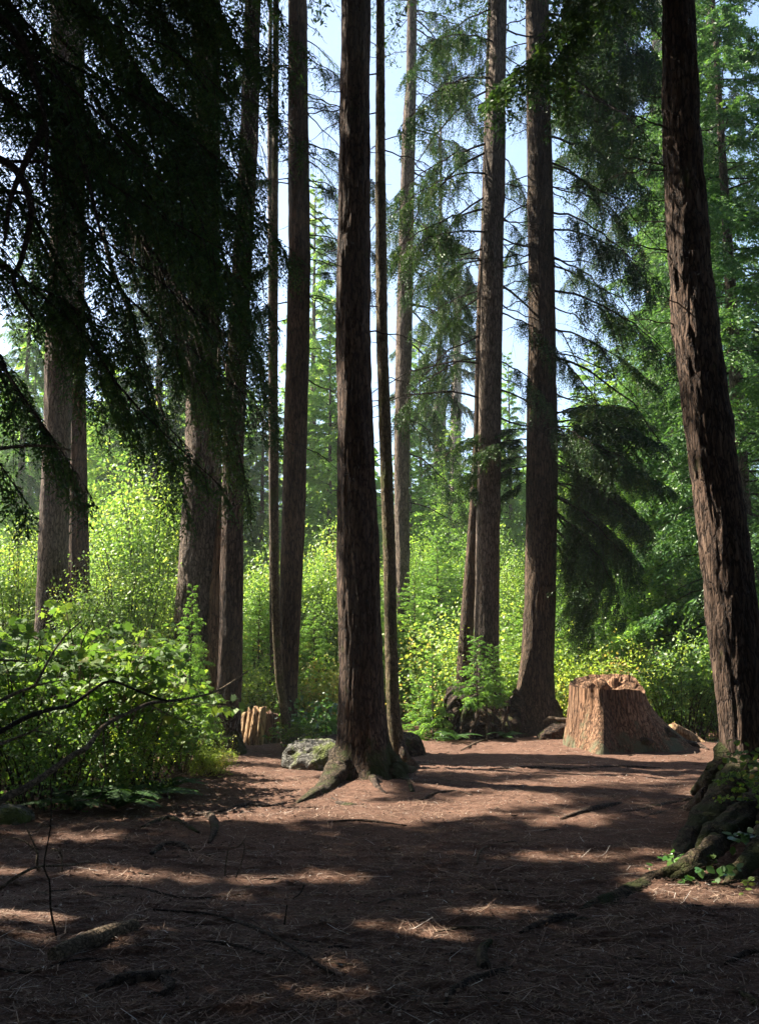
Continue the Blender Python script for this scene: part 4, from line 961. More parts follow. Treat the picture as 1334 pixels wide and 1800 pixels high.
# left bank of bushes
shrub('maple', 40, 11.6, 'broad-leaved maple bush at the left edge in front of the pale trunk foot', 1.0)
shrub('maple2', 150, 11.8, 'maple bush with yellow-green leaves below the paired left trunks', 1.05)
shrub('maple', 238, 12.8, 'sunlit maple bush spreading in front of the widest trunk', 0.60)
shrub('maple2', 322, 13.6, 'low maple shoots at the right end of the left bushes', 0.34)
shrub('berry', 95, 10.6, 'small-leaved green bush low at the left behind the bare branches', 0.72)
shrub('berry', 210, 11.4, 'dense small-leaved bush in the middle of the left bank', 0.55)
shrub('berry', -20, 12.8, 'leafy bush cut by the left edge of the frame', 1.1)
shrub('berry', 280, 14.6, 'shaded bush behind the small feathery hemlock', 0.5)
shrub('yellow', 372, 13.4, 'bright yellow-green sprig at the foot of the brown trunk', 0.26)
shrub('tall', 215, 17.5, 'tall pale mottled bush between the paired trunks and the widest trunk', 0.72)
shrub('tall', 262, 22, 'slender broadleaf tree with mottled bright leaves left of the widest trunk', 1.1, 1.25, 'broadleaf_tree', 'tree')
shrub('tall', 190, 25, 'bushy broadleaf tree behind the left bank', 1.0, 1.0, 'broadleaf_tree', 'tree')
shrub('tall', 30, 20, 'broadleaf tree behind the pale trunk at the left edge', 0.9, 0.9, 'broadleaf_tree', 'tree')
shrub('tall', 470, 24, 'broadleaf tree in the gap between brown and slender trunks', 0.9, 0.85, 'broadleaf_tree', 'tree')
shrub('tall', 585, 25, 'broadleaf tree in the gap just left of the big central trunk', 0.9, 1.0, 'broadleaf_tree', 'tree')
shrub('tall', 655, 28, 'broadleaf tree in the slit right of the big central trunk', 0.8, 0.8, 'broadleaf_tree', 'tree')
shrub('tall', 745, 27, 'bright leafy tree in the central gap, left of the pale sapling', 0.85, 1.0, 'broadleaf_tree', 'tree')
shrub('tall', 865, 28, 'bright leafy tree behind the grey trunk', 0.9, 1.05, 'broadleaf_tree', 'tree')
shrub('tall', 905, 26, 'bright leafy tree between the grey trunk and the thick reddish trunk', 0.7, 0.85, 'broadleaf_tree', 'tree')
shrub('tall', 540, 23.5, 'bright leafy tree just behind the medium reddish trunk', 0.7, 0.8, 'broadleaf_tree', 'tree')
shrub('tall', 1010, 28, 'leafy tree far behind the left edge of the cut stump', 0.9, 1.1, 'broadleaf_tree', 'tree')
# behind the clearing
shrub('yellow', 445, 21, 'yellow-green bush just behind the split stump', 0.95)
shrub('rust', 566, 21.5, 'rust and yellow bush between the reddish trunk and the big central trunk', 1.0)
shrub('salal', 575, 17.4, 'dark glossy shrub behind the boulder', 0.95)
shrub('maple2', 520, 16.4, 'small maple shoot in front of the medium reddish trunk', 0.3)
shrub('yellow', 700, 24, 'yellow bush at the foot of the slim lit trunk', 0.55)
shrub('yellow', 905, 23, 'yellow-green bush between the root mound and the thick reddish trunk', 1.15)
shrub('yellow', 1010, 21.5, 'yellow bush directly behind the left side of the cut stump', 1.05)
shrub('rust', 1080, 22.5, 'bush with rusty twigs behind the top of the cut stump', 1.15)
shrub('yellow', 1150, 22, 'yellow-green bush behind the right side of the cut stump', 1.0)
shrub('berry', 1190, 19.2, 'dense green bush right of the cut stump', 0.95)
shrub('maple', 1240, 19.6, 'broad-leaved bush against the left side of the leaning trunk', 0.72)
shrub('maple2', 1215, 22.5, 'tall leafy bush behind the dense green bush on the right', 1.05)
shrub('berry', 1300, 21, 'leafy bush seen right behind the leaning trunk', 1.2)
shrub('rust', 775, 22.5, 'rusty low bush behind the mound saplings', 0.8)
shrub('tall', 1225, 27, 'broadleaf tree behind the leaning trunk on the right', 0.9, 0.9, 'broadleaf_tree', 'tree')
shrub('tall', 1085, 25.5, 'bright broadleaf tree behind the cut stump, left one', 0.9, 0.72, 'broadleaf_tree', 'tree')
shrub('tall', 1160, 24.5, 'bright broadleaf tree behind the cut stump, right one', 0.8, 0.66, 'broadleaf_tree', 'tree')
shrub('tallyel', 1120, 27, 'pale yellow-green tall bush far behind the cut stump', 1.1)
shrub('tallyel', 960, 29, 'tall yellow-green bush far behind the thick reddish trunk', 1.1)
shrub('tallyel', 830, 30, 'tall pale bush far behind the leaning thin trunk', 1.1)
shrub('maple2', 1400, 8.4, 'maple sprig reaching in at the right edge beside the mossy roots', 0.42)

# ---------------------------------------------------------------- undergrowth and far woods (masses nobody could count)
def mass(n, xr, yr, hfun, size, seed, mat_idx_fun, clump=1.4, tpl=OVAL, ybias=1.0):
    R = np.random.default_rng(seed); mb = MB()
    nc = n // 90
    cx = R.uniform(*xr, nc); cy = yr[0] + (yr[1] - yr[0]) * R.uniform(0, 1, nc) ** ybias
    gap = fbm(cx * 0.55, cy * 0.55, 0, 66, 2); kp = gap < 0.60; cx, cy = cx[kp], cy[kp]; nc = len(cx)
    hh = hfun(cx, cy) * (1.25 - 0.9 * np.clip(gap[kp], 0, 1)) * R.uniform(0.1, 1.0, nc) ** 0.8
    mi = mat_idx_fun(cx, cy, R)
    for m_ in np.unique(mi):
        s = np.where(mi == m_)[0]; k = 90
        idx = np.repeat(s, k)
        off = R.normal(0, 1, (len(idx), 3)) * np.array([0.42, 0.42, 0.26]) * clump * 0.6
        p = np.stack([cx[idx], cy[idx], gh(cx[idx], cy[idx]) + hh[idx]], 1) + off
        p[:, 2] = np.maximum(p[:, 2], gh(p[:, 0], p[:, 1]) + 0.02)
        d = nrm(off + R.normal(0, 0.3, off.shape) + [0, 0, -0.1])
        place(mb, tpl, p, d, R.normal(0, 0.6, off.shape) + np.array([-0.2, 0, 0.9]), size * R.uniform(0.6, 1.3, len(idx)), 1.0, int(m_))
    return mb
def mats_fun(x, y, R):
    v = vnoise(x * 0.35, y * 0.35, 0, 77) + R.uniform(-0.25, 0.25, len(x))
    return np.where(v < 0.68, 0, np.where(v < 0.9, 1, 2))
mb = mass(330000, (-17, 17), (20.5, 31), lambda x, y: 0.9 + 1.5 * vnoise(x * 0.4, y * 0.4, 0, 5) + 0.10 * (y - 20), 0.068, 401, mats_fun)
link('undergrowth', mb.mesh('undergrowth', [M['leaf_lit'], M['leaf_yel'], M['leaf_rust']]), kind='stuff', label='bright tangled leafy undergrowth beyond the clearing', category='undergrowth')
mb = mass(20000, (-7.5, -3.9), (10.5, 19), lambda x, y: 0.25 + 0.9 * vnoise(x * 0.6, y * 0.6, 0, 5), 0.075, 402, lambda x, y, R: (R.uniform(0, 1, len(x)) > 0.85).astype(int), 0.9)
link('ground_cover', mb.mesh('ground_cover', [M['leaf'], M['leaf_yel']]), kind='stuff', label='dense green ground cover under the left bushes', category='ground cover')
def far_woods():
    mb = MB(); R = np.random.default_rng(411)
    for k in range(130):
        x = R.uniform(-38, 38); y = R.uniform(42, 62)
        h = 8 + 7 * vnoise(x * 0.12, 0, 0, 13) + R.uniform(-1.5, 2)
        if abs(x - 3.5) < 7: h *= 0.72
        z0 = float(gh(x, y)); n = 900
        t = R.uniform(0, 1, n) ** 1.2; a = R.uniform(0, 6.28, n); rr = 2.2 * (1 - t) ** 0.8 * R.uniform(0.3, 1.0, n) + 0.1
        p = np.stack([x + np.cos(a) * rr, y + np.sin(a) * rr, z0 + t * h - 0.25 * rr], 1)
        d = np.stack([np.cos(a), np.sin(a), np.full(n, -0.45)], 1) + R.normal(0, 0.25, (n, 3))
        place(mb, DIAMOND, p, d, R.normal(0, 0.5, (n, 3)) + [0, 0, 1], R.uniform(0.3, 0.75, n), 0.55, 0)
        tube(mb, [[x, y, z0], [x, y, z0 + h * 0.95]], [0.16, 0.03], 5, 1)
    return mb
link('far_woods', far_woods().mesh('far_woods', [M['needle_lit'], M['grey']]), kind='stuff', label='distant conifer woods closing the background', category='woods')

LIT = [  # (px, py, rx, ry) of sunlit ground
 (1010, 1325, 290, 17), (800, 1300, 90, 12), (1230, 1345, 110, 14), (860, 1345, 130, 12),
 (700, 1428, 190, 16), (520, 1418, 110, 9), (900, 1408, 110, 9), (300, 1422, 60, 7), (480, 1380, 60, 8), (430, 1350, 50, 6), (1000, 1440, 70, 8),
 (1250, 1395, 50, 9), (985, 1508, 100, 8), (560, 1541, 80, 10), (470, 1547, 70, 7), (220, 1537, 90, 9), (20, 1530, 60, 7), (300, 1545, 70, 7),
 (60, 1605, 110, 17), (360, 1622, 120, 13), (710, 1632, 75, 10), (870, 1603, 90, 7), (1240, 1575, 90, 12), (200, 1650, 70, 8), (800, 1650, 70, 5), (420, 1437, 150, 6), (930, 1382, 120, 5), (1080, 1368, 120, 5), (150, 1475, 90, 5), (1130, 1500, 50, 5), (60, 1650, 60, 7), (430, 1575, 60, 4)]
def litmask(gxy, seed_pad=0.0):
    p = np.stack([gxy[:, 0], gxy[:, 1], gh(gxy[:, 0], gxy[:, 1])], 1)
    px, py, dep = project(p)
    wx = 44 * (fbm(p[:, 0] * 1.2, p[:, 1] * 1.2, 0, 88, 3) - 0.5); wy = 13 * (fbm(p[:, 0] * 2.5, p[:, 1] * 2.5, 3, 89, 3) - 0.5)
    m = np.zeros(len(p), bool)
    for a, b, rx, ry in LIT:
        m |= (((px + wx - a) / (rx + 14)) ** 2 + ((py + wy - b) / (ry + 4)) ** 2) < 1
    return m & (dep > 1)
SHAFT = [(P(px, py, Y), r) for px, py, Y, r in [(1262, 960, 9.9, 0.28), (1285, 1130, 9.8, 0.25), (1270, 1060, 9.8, 0.2), (1300, 1280, 9.8, 0.15), (1180, 420, 10, 0.2), (1195, 560, 10, 0.14), (604, 1160, 12.6, 0.16), (602, 1050, 12.6, 0.12), (597, 700, 12.6, 0.16), (600, 450, 12.6, 0.14),
  (668, 330, 14.6, 0.35), (664, 520, 14.6, 0.2), (690, 1180, 14.6, 0.2), (690, 1000, 14.6, 0.15), (1035, 1285, 16.2, 0.28), (1040, 1215, 16.5, 0.15), (440, 1280, 17.8, 0.6), (570, 1310, 14.1, 0.3), (410, 1000, 16.2, 0.2), (345, 950, 17.3, 0.3), (310, 1120, 12.6, 0.7),
  (220, 1090, 12, 0.7), (120, 1120, 11.5, 0.7), (30, 1050, 11.6, 0.6), (360, 1300, 13.3, 0.3), (350, 1200, 14, 0.4), (250, 1180, 12, 0.4), (60, 1180, 11, 0.4), (515, 660, 17.3, 0.3), (510, 760, 17.3, 0.3), (510, 960, 17.3, 0.2), (500, 1150, 17.3, 0.2), (1200, 1520, 7.7, 0.16), (1240, 1570, 7.0, 0.2), (150, 1315, 5.2, -0.12), (60, 1375, 4.8, -0.10), (250, 1240, 5.8, -0.12), (70, 1500, 5.8, -0.1), (110, 1120, 5.5, -0.12)]]
def in_shaft(p):
    m = np.zeros(len(p), bool)
    for c, r in SHAFT:
        d = p - c; t = d @ S
        m |= (t > 0.5) & (np.linalg.norm(d - t[:, None] * S, axis=1) < (r + 0.22 if r > 0 else -r))
    return m
# ---------------------------------------------------------------- near conifer whose dark boughs hang into the upper left
nt_ = thing('conifer_tree', 'near conifer left of the frame whose dark drooping boughs fill the upper left', 'tree', (-5.6, 8.0, float(gh(-5.6, 8.0))))
mb = MB(); zs = np.linspace(-0.3, 22, 60)
bark_tube(mb, np.stack([-5.6 + 0 * zs, 8.0 + 0 * zs, zs], 1)[::6], np.linspace(0.34, 0.08, 10), 0.08, 5, 40, n=200)
part('trunk', mb, [M['fir']], nt_)
def near_bough(p0, p1, Y0, Y1, sag=0.4, seed=0, sl=0.24, bare=0.08):
    R = np.random.default_rng(500 + seed)
    a = P(*p0, Y0); b = P(*p1, Y1); L = np.linalg.norm(b - a)
    s = np.linspace(0, 1, 8)[:, None]
    ax = a + (b - a) * s + np.array([0, 0, 1.0]) * (sag * L * 0.5) * (s * (1 - s)) + R.normal(0, 0.02 * L, (8, 3)) * np.sin(s * 3)
    m2 = hbough(L, 500 + seed, qs=0.055, side_sp=0.068, tw_sp=0.042, twl=0.22, step=0.02, hang=0.8, wid=0.31, bare=bare, side_len=sl, rad=0.026, axis=ax, start=0.06)
    q4 = m2.v[-1].reshape(-1, 4, 3); cc = q4.mean(1); gr = cc - S * (cc[:, 2] / S[2])[:, None]
    ok = ~(litmask(gr[:, :2]) | in_shaft(cc)); q4 = q4[ok]
    f_, mt_, sm_ = m2.f[-1]; base = m2.n - len(m2.v[-1]); m2.v[-1] = q4.reshape(-1, 3); m2.n = base + len(q4) * 4
    m2.f[-1] = (np.arange(len(q4) * 4).reshape(-1, 4) + base, mt_, sm_)
    part('bough', m2, [M['needle'], M['twig']], nt_)
nb_list = [((-260, -260), (330, 60), 8.5, 7.5), ((-260, -120), (400, 170), 8.0, 7.0), ((-240, -60), (455, 330), 8.3, 7.4), ((-240, 60), (420, 450), 8.0, 7.2), ((-200, 40), (470, 540), 8.8, 8.4),
 ((-240, 160), (350, 560), 7.8, 7.0), ((-160, 240), (430, 690), 8.2, 7.6), ((-150, 330), (400, 860), 8.6, 8.3), ((-250, -330), (200, -20), 7.6, 6.8),
 ((-230, 440), (165, 880), 8.0, 7.6), ((-100, -200), (440, 30), 8.8, 8.6), ((-60, -260), (520, 130), 9.2, 9.2), ((-200, -60), (300, 330), 7.2, 6.6), ((-120, 120), (520, 440), 9.4, 9.6), ((-100, 200), (345, 800), 9.0, 9.0),
 ((-250, 560), (60, 900), 7.6, 7.4), ((-80, -120), (545, 250), 9.8, 10.4), ((60, 60), (430, 720), 8.8, 8.8), ((-200, -400), (470, -60), 7.6, 7.8), ((-200, 380), (260, 640), 8.6, 8.4), ((-260, 250), (60, 520), 6.8, 6.2),
 # the thick curtain between the paired trunks and the slender trunk
 ((120, -200), (460, 300), 9.2, 9.4), ((100, -60), (440, 420), 9.0, 9.2), ((140, 40), (470, 500), 9.6, 9.8), ((80, 120), (400, 600), 9.2, 9.4), ((160, 160), (460, 640), 10.0, 10.2), ((120, 260), (470, 740), 9.8, 10.0),
 ((200, 300), (420, 830), 10.2, 10.4), ((180, 400), (330, 900), 9.6, 9.6), ((240, 120), (520, 470), 10.4, 10.8), ((260, -100), (500, 200), 10.2, 10.6), ((220, -200), (560, 100), 10.6, 11.0), ((60, 380), (240, 760), 9.0, 9.0),
 ((300, 200), (490, 760), 10.8, 11.0), ((-120, 500), (130, 840), 8.8, 8.6), ((-60, -100), (160, 260), 7.4, 7.0), ((200, 20), (380, 480), 8.6, 8.4), ((280, 380), (440, 880), 10.6, 10.6), ((-100, -350), (330, -60), 8.0, 8.0), ((60, -320), (430, -20), 9.6, 9.8), ((120, -300), (400, 130), 9.2, 9.2), ((200, -260), (440, 120), 10.4, 10.6), ((-60, -60), (230, 330), 8.2, 8.0), ((150, -150), (430, 250), 10.8, 11.2), ((180, 0), (450, 360), 11.0, 11.4), ((100, 60), (400, 520), 10.4, 10.8), ((220, 200), (470, 600), 11.2, 11.4), ((160, 300), (400, 700), 10.8, 11.0), ((240, 420), (400, 800), 11.0, 11.0), ((280, -160), (470, 280), 11.4, 11.6), ((-20, 120), (260, 520), 8.6, 8.6), ((40, -120), (300, 200), 9.0, 9.0), ((330, 100), (480, 420), 11.6, 11.8)]
for k, (p0, p1, Y0, Y1) in enumerate(nb_list):
    near_bough(p0, p1, Y0, Y1, seed=k, sag=0.35 + 0.2 * math.sin(k * 1.7), sl=0.24 if k < 21 else 0.34)
# bare dark limbs in the same corner
for pts in ([(-40, 0, 7.0), (30, 60, 6.9), (62, 140, 6.8), (82, 230, 6.8), (78, 330, 6.7)], [(78, 225, 6.8), (48, 280, 6.7), (20, 350, 6.6), (8, 430, 6.5)], [(-30, 100, 7.4), (60, 98, 7.3), (85, 112, 7.3)],
            [(-20, 270, 6.7), (30, 300, 6.7), (55, 370, 6.6), (40, 450, 6.6), (25, 500, 6.5), (60, 560, 6.5)], [(60, 120, 7.0), (110, 200, 7.0), (150, 300, 7.0), (180, 420, 6.9)]):
    m2 = MB(); bark_tube(m2, [P(*p) for p in pts], np.linspace(0.032, 0.01, len(pts)), 0.15, 7, 7)
    part('limb', m2, [M['twig']], nt_)

# ---------------------------------------------------------------- unseen canopy added to shade the clearing
def woods():
    R = np.random.default_rng(611); mb = MB()
    N = 330000
    # off-view foliage placed to shadow the clearing, with gaps for the sun patches
    g2 = np.stack([R.uniform(-13, 17, N), R.uniform(-3, 18.5, N)], 1)
    z = R.uniform(8, 21, N)
    keep = R.uniform(0, 1, N) < np.where(g2[:, 1] > 14.2, np.where(g2[:, 0] < -2.5, 0.25, 0.05), np.where(g2[:, 0] > 6, 0.45, 1.0))
    keep &= ~((g2[:, 0] < -2.4 - 0.12 * (g2[:, 1] - 10)) & (g2[:, 1] > 8.7) & (R.uniform(0, 1, N) > 0.32))
    p = np.stack([g2[:, 0], g2[:, 1], gh(g2[:, 0], g2[:, 1])], 1) + S * ((z - 0) / S[2])[:, None]
    keep &= ~litmask(g2)
    keep &= ~in_shaft(p)
    p1 = p[keep]
    # unseen roof and walls of foliage added to cut skylight round the camera
    N2 = 260000
    a = R.uniform(0, 6.28, N2); rr = 17 * np.sqrt(R.uniform(0, 1, N2))
    roof = np.stack([np.cos(a) * rr * 1.05, -3 + np.sin(a) * rr * 0.85, R.uniform(13, 21, N2)], 1)
    a2 = R.uniform(math.pi * 0.93, math.pi * 2.07, N2 // 2)
    wall = np.stack([np.cos(a2) * R.uniform(11, 15, N2 // 2), np.sin(a2) * R.uniform(9, 13, N2 // 2) + 4, R.uniform(0.2, 15, N2 // 2)], 1)
    n3 = 110000
    yy = R.uniform(1, 19, n3); sdx = np.where(R.uniform(0, 1, n3) < 0.5, -1, 1)
    side = np.stack([sdx * (0.5 * yy + 3.2 + R.uniform(0, 4.5, n3)), yy, R.uniform(0.2, 17, n3)], 1)
    side = side[(side[:, 0] > 0) | (side[:, 1] < 13)]
    p2 = np.concatenate([roof, wall, side])
    gr = p2 - S * (p2[:, 2] / S[2])[:, None]
    p2 = p2[~litmask(gr[:, :2]) & ~in_shaft(p2)]
    # leave holes so the roof breathes
    p2 = p2[fbm(p2[:, 0] * 0.6, p2[:, 1] * 0.6, p2[:, 2] * 0.3, 90, 2) < 0.74]
    p = np.concatenate([p1, p2])
    px, py, dep = project(p)
    inframe = (dep > 0) & (px > -140) & (px < W + 140) & (py > -140)
    p = p[~inframe]
    n = len(p)
    sz = R.uniform(0.14, 0.28, n)
    place(mb, DIAMOND, p, R.normal(0, 1, (n, 3)), R.normal(0, 1, (n, 3)) + [0, 0, 0.6], sz, 0.55, 0)
    for k in range(26):
        a = math.pi * (0.98 + 1.04 * k / 25); x = math.cos(a) * (13 + random.uniform(-1.5, 2)); y = 3 + math.sin(a) * (11 + random.uniform(-1.5, 2))
        tube(mb, [[x, y, -0.3], [x + random.uniform(-.4, .4), y, 12], [x, y, 22]], [0.3, 0.2, 0.05], 9, 1)
    print('woods leaves', n)
    return mb
link('shade_canopy', woods().mesh('shade_canopy', [M['needle_dense'], M['fir']]), kind='stuff', label='unseen foliage added above, beside and behind the clearing to shade it', category='woods')

# ---------------------------------------------------------------- litter, sticks, twigs, small plants
def litter(n, seed, l0, l1, w0, w1, ymax):
    R = np.random.default_rng(seed); mb = MB()
    u = R.uniform(0, 1, n); y = 3.6 * (ymax / 3.6) ** u; x = R.uniform(-0.44, 0.44, n) * y * 1.05
    y = y + 0
    L = R.uniform(l0, l1, n); w = R.uniform(w0, w1, n); a = R.uniform(0, math.pi, n)
    lumpz = 0.022 * (fbm(x * 5, y * 5, 0, 21, 3) - 0.5) + 0.010 * (vnoise(x * 22, y * 22, 0, 31) - 0.5) + 0.022 * np.exp(-(np.abs(fbm(x * 0.8, y * 2.4, 0, 41, 3) - 0.5) / 0.016) ** 2)
    c = np.stack([x, y, gh(x, y) + lumpz + 0.004 + w * 0.4], 1)
    d = np.stack([np.cos(a), np.sin(a), R.normal(0, 0.16, n)], 1); s = np.stack([-np.sin(a), np.cos(a), 0 * a], 1)
    bend = R.normal(0, 0.12, (n, 1)) * L[:, None]
    up = np.array([0, 0, 1.0])
    v = np.stack([c - d * L[:, None] / 2 - s * w[:, None] / 2, c - d * L[:, None] / 2 + s * w[:, None] / 2,
                  c + s * (w[:, None] / 2) + s * bend + up * w[:, None] * 0.7, c + d * L[:, None] / 2 + s * w[:, None] * 0.3,
                  c + d * L[:, None] / 2 - s * w[:, None] * 0.3, c - s * (w[:, None] / 2) + s * bend + up * w[:, None] * 0.7], 1)
    mb.add(v, np.arange(n * 6).reshape(-1, 6), 0)
    return mb
mb = litter(120000, 701, 0.015, 0.07, 0.0015, 0.004, 20)
mb2 = litter(15000, 702, 0.07, 0.30, 0.003, 0.006, 19); mb.add(mb2.v[0], mb2.f[0][0], 0)
mb3 = litter(5000, 703, 0.012, 0.03, 0.008, 0.016, 17); mb.add(mb3.v[0], mb3.f[0][0], 0)
link('forest_litter', mb.mesh('forest_litter', [M['litter']]), kind='stuff', label='fallen needles, chips and twigs strewn over the clearing', category='litter')

def ground_stick(name, label, pts, rad, mat, cat, seed=0, group=None, lift=0.5):
    q = [G(*p) + np.array([0, 0, r * lift]) for p, r in zip(pts, rad)]
    m2 = MB(); bark_tube(m2, q, rad, 0.18, seed, 9)
    return single(name, m2, [M[mat]], label, cat, q[0], group)
ground_stick('log', 'short thick rotting log lying in the lower left foreground', [(95, 1690), (140, 1672), (190, 1652), (238, 1634)], [0.045, 0.05, 0.048, 0.038], 'paletwig', 'log', 1)
for n_, (lb, pts, rad, mt) in enumerate([
 ('arched surface root curving down near the left middle of the clearing', [(340, 1436), (368, 1436), (378, 1456), (368, 1482)], [0.03, 0.04, 0.035, 0.015], 'root'),
 ('mossy root running left of the arched root', [(250, 1455), (295, 1442), (320, 1450), (350, 1464)], [0.015, 0.035, 0.03, 0.01], 'mossroot'),
 ('dark bowed root below the arched root', [(265, 1502), (285, 1490), (315, 1490), (338, 1497)], [0.015, 0.035, 0.04, 0.015], 'root'),
 ('dark tapering root right of centre in the lower foreground', [(912, 1642), (950, 1626), (985, 1616), (1010, 1612)], [0.008, 0.025, 0.03, 0.02], 'root'),
 ('grey curved root in the bottom foreground, right of centre', [(782, 1768), (795, 1745), (830, 1725), (870, 1712), (905, 1700)], [0.010, 0.018, 0.022, 0.02, 0.008], 'root'),
 ('knobbly mossy root stub above the grey curved root', [(862, 1655), (848, 1670), (850, 1700), (862, 1704)], [0.015, 0.025, 0.035, 0.02], 'mossroot'),
 ('root at the bottom right corner', [(1290, 1742), (1315, 1755), (1345, 1775)], [0.010, 0.018, 0.02], 'root'),
 ('low root near the right edge of the foreground', [(1275, 1695), (1310, 1678), (1350, 1680)], [0.01, 0.02, 0.02], 'root'),
 ('thin root right of the big trunk in the lit ground', [(735, 1408), (765, 1396), (800, 1392), (830, 1398)], [0.01, 0.02, 0.02, 0.008], 'root'),
 ('long dark surface root just behind the lit band on the right', [(860, 1352), (930, 1350), (1010, 1352), (1090, 1348), (1160, 1350)], [0.01, 0.025, 0.022, 0.025, 0.01], 'root'),
 ('dark root between central shade and the leaning tree', [(985, 1440), (1020, 1430), (1060, 1420), (1090, 1412)], [0.01, 0.03, 0.035, 0.015], 'root'),
 ('low dark root left of the central trunk flare', [(385, 1428), (430, 1418), (470, 1420), (500, 1412)], [0.012, 0.03, 0.025, 0.01], 'root'),
 ('dark root in the shade at the bottom left', [(170, 1742), (210, 1725), (260, 1722), (310, 1708)], [0.01, 0.028, 0.03, 0.01], 'root'),
 ('faint buried root at the bottom left of centre', [(280, 1755), (300, 1735), (285, 1722)], [0.015, 0.028, 0.02], 'root')]):
    ground_stick('surface_root', lb, pts, rad, mt, 'root', n_ + 40, lift=0.25)
for n_, (lb, pts, rad, mt) in enumerate([
 ('long dark fallen branch crossing the lower left foreground', [(270, 1600), (380, 1612), (470, 1645), (560, 1700), (590, 1715)], [0.006, 0.009, 0.012, 0.010, 0.006], 'twig'),
 ('brown stick lying in the lit patch near the bottom centre', [(765, 1640), (820, 1632), (880, 1634)], [0.005, 0.008, 0.005], 'paletwig'),
 ('pale forked stick on lit ground by the leaning tree roots', [(1200, 1408), (1235, 1402), (1262, 1392)], [0.01, 0.018, 0.012], 'paletwig'),
 ('bent pale twig lying in mid shade right of centre', [(838, 1520), (842, 1500), (860, 1488), (905, 1478)], [0.006, 0.008, 0.008, 0.004], 'paletwig'),
 ('dark short stick on the ground left of the lit band', [(428, 1422), (450, 1418), (475, 1416)], [0.008, 0.012, 0.008], 'twig'),
 ('straight dark stick in the shade below the lit band', [(575, 1446), (640, 1444), (715, 1452)], [0.008, 0.012, 0.006], 'twig'),
 ('reddish crooked twig near the middle of the right shade', [(945, 1578), (965, 1586), (1000, 1584)], [0.004, 0.007, 0.004], 'paletwig'),
 ('fallen dark stick in the bottom left shade', [(0, 1705), (60, 1712), (130, 1690), (200, 1688)], [0.006, 0.008, 0.008, 0.004], 'twig'),
 ('forked stick in front of the root mound', [(810, 1320), (835, 1308), (868, 1296)], [0.01, 0.018, 0.012], 'paletwig'),
 ('pale stick leaning against the mossy root end', [(1195, 1522), (1215, 1545), (1228, 1560)], [0.018, 0.016, 0.01], 'paletwig'),
 ('long thin stick lying across the left foreground shade', [(90, 1568), (220, 1560), (330, 1580), (440, 1572)], [0.005, 0.008, 0.007, 0.004], 'twig'),
 ('dark stick lying left of the bottom centre', [(300, 1655), (400, 1662), (500, 1690)], [0.006, 0.009, 0.005], 'twig')]):
    ground_stick('fallen_stick', lb, pts, rad, mt, 'stick', n_ + 70, lift=0.9)
for k in range(60):
    Yk = 4.4 * (16 / 4.4) ** random.random(); pxk = random.uniform(20, 1310); pyk = 1150 + 1.6 * F / Yk
    a = random.uniform(-0.5, 0.5); l = random.uniform(18, 50) * 7 / Yk
    ground_stick('fallen_stick', 'thin dead stick lying loose on the brown needle litter', [(pxk, pyk), (pxk + l * 0.5, pyk + l * 0.12 * math.sin(a * 3) + random.uniform(-2, 2)), (pxk + l, pyk + l * 0.35 * a)],
                 [0.004, random.uniform(0.005, 0.008), 0.003], random.choice(['paletwig', 'twig', 'root']), 'stick', 100 + k, 'small dead sticks on the forest floor', lift=1.0)

# bare branches reaching in from the left
def bare(label, paths, mat='paletwig', name='bare_branch', Y=None):
    m2 = None
    at = P(paths[0][0][0][0], paths[0][0][0][1], paths[0][0][0][2])
    m2 = MB()
    for k, (pts, r0, r1) in enumerate(paths):
        bark_tube(m2, [P(*p) for p in pts], np.linspace(r0, r1, len(pts)), 0.15, k, 7)
    return single(name, m2, [M[mat]], label, 'branch', at)
bare('long bare branch rising from the left edge towards the brown trunk', [([(-10, 1414, 4.6), (60, 1376, 4.8), (125, 1330, 5.1), (155, 1313, 5.2), (182, 1277, 5.4), (225, 1254, 5.6), (262, 1237, 5.8), (300, 1232, 6.0), (345, 1225, 6.2), (385, 1213, 6.4), (437, 1179, 6.8)], 0.017, 0.005),
     ([(182, 1280, 5.4), (184, 1320, 5.4), (187, 1355, 5.4), (178, 1395, 5.4), (165, 1404, 5.4), (130, 1408, 5.4)], 0.005, 0.002), ([(262, 1237, 5.8), (300, 1258, 5.8), (350, 1275, 5.9)], 0.004, 0.002)])
bare('dark arched bare branch crossing in front of the left bushes', [([(-10, 1293, 5.0), (40, 1265, 5.1), (85, 1248, 5.2), (125, 1240, 5.4), (160, 1216, 5.5), (195, 1197, 5.6), (240, 1213, 5.7), (285, 1230, 5.8), (320, 1232, 5.9)], 0.013, 0.005)], 'twig')
bare('pale bare branch at left bending upward beside the leaves', [([(-10, 1238, 5.2), (30, 1218, 5.3), (60, 1206, 5.4), (75, 1182, 5.4), (92, 1150, 5.5), (115, 1118, 5.6), (145, 1091, 5.7)], 0.010, 0.004), ([(60, 1206, 5.4), (90, 1199, 5.5), (115, 1195, 5.6)], 0.005, 0.003)])
bare('short pale twig at the left edge below the arched branch', [([(-10, 1312, 4.8), (30, 1297, 4.9), (60, 1284, 4.9), (78, 1270, 5.0)], 0.008, 0.003), ([(60, 1284, 4.9), (75, 1287, 4.9), (90, 1290, 4.9)], 0.004, 0.002)])
bare('thin pale twig pointing right at the left edge, above the others', [([(-10, 1160, 5.0), (25, 1161, 5.1), (50, 1164, 5.2)], 0.006, 0.003)])
bare('long thin bare limb crossing the pale left trunk', [([(-10, 790, 7.4), (40, 784, 7.4), (90, 784, 7.4), (125, 792, 7.4)], 0.016, 0.006)])
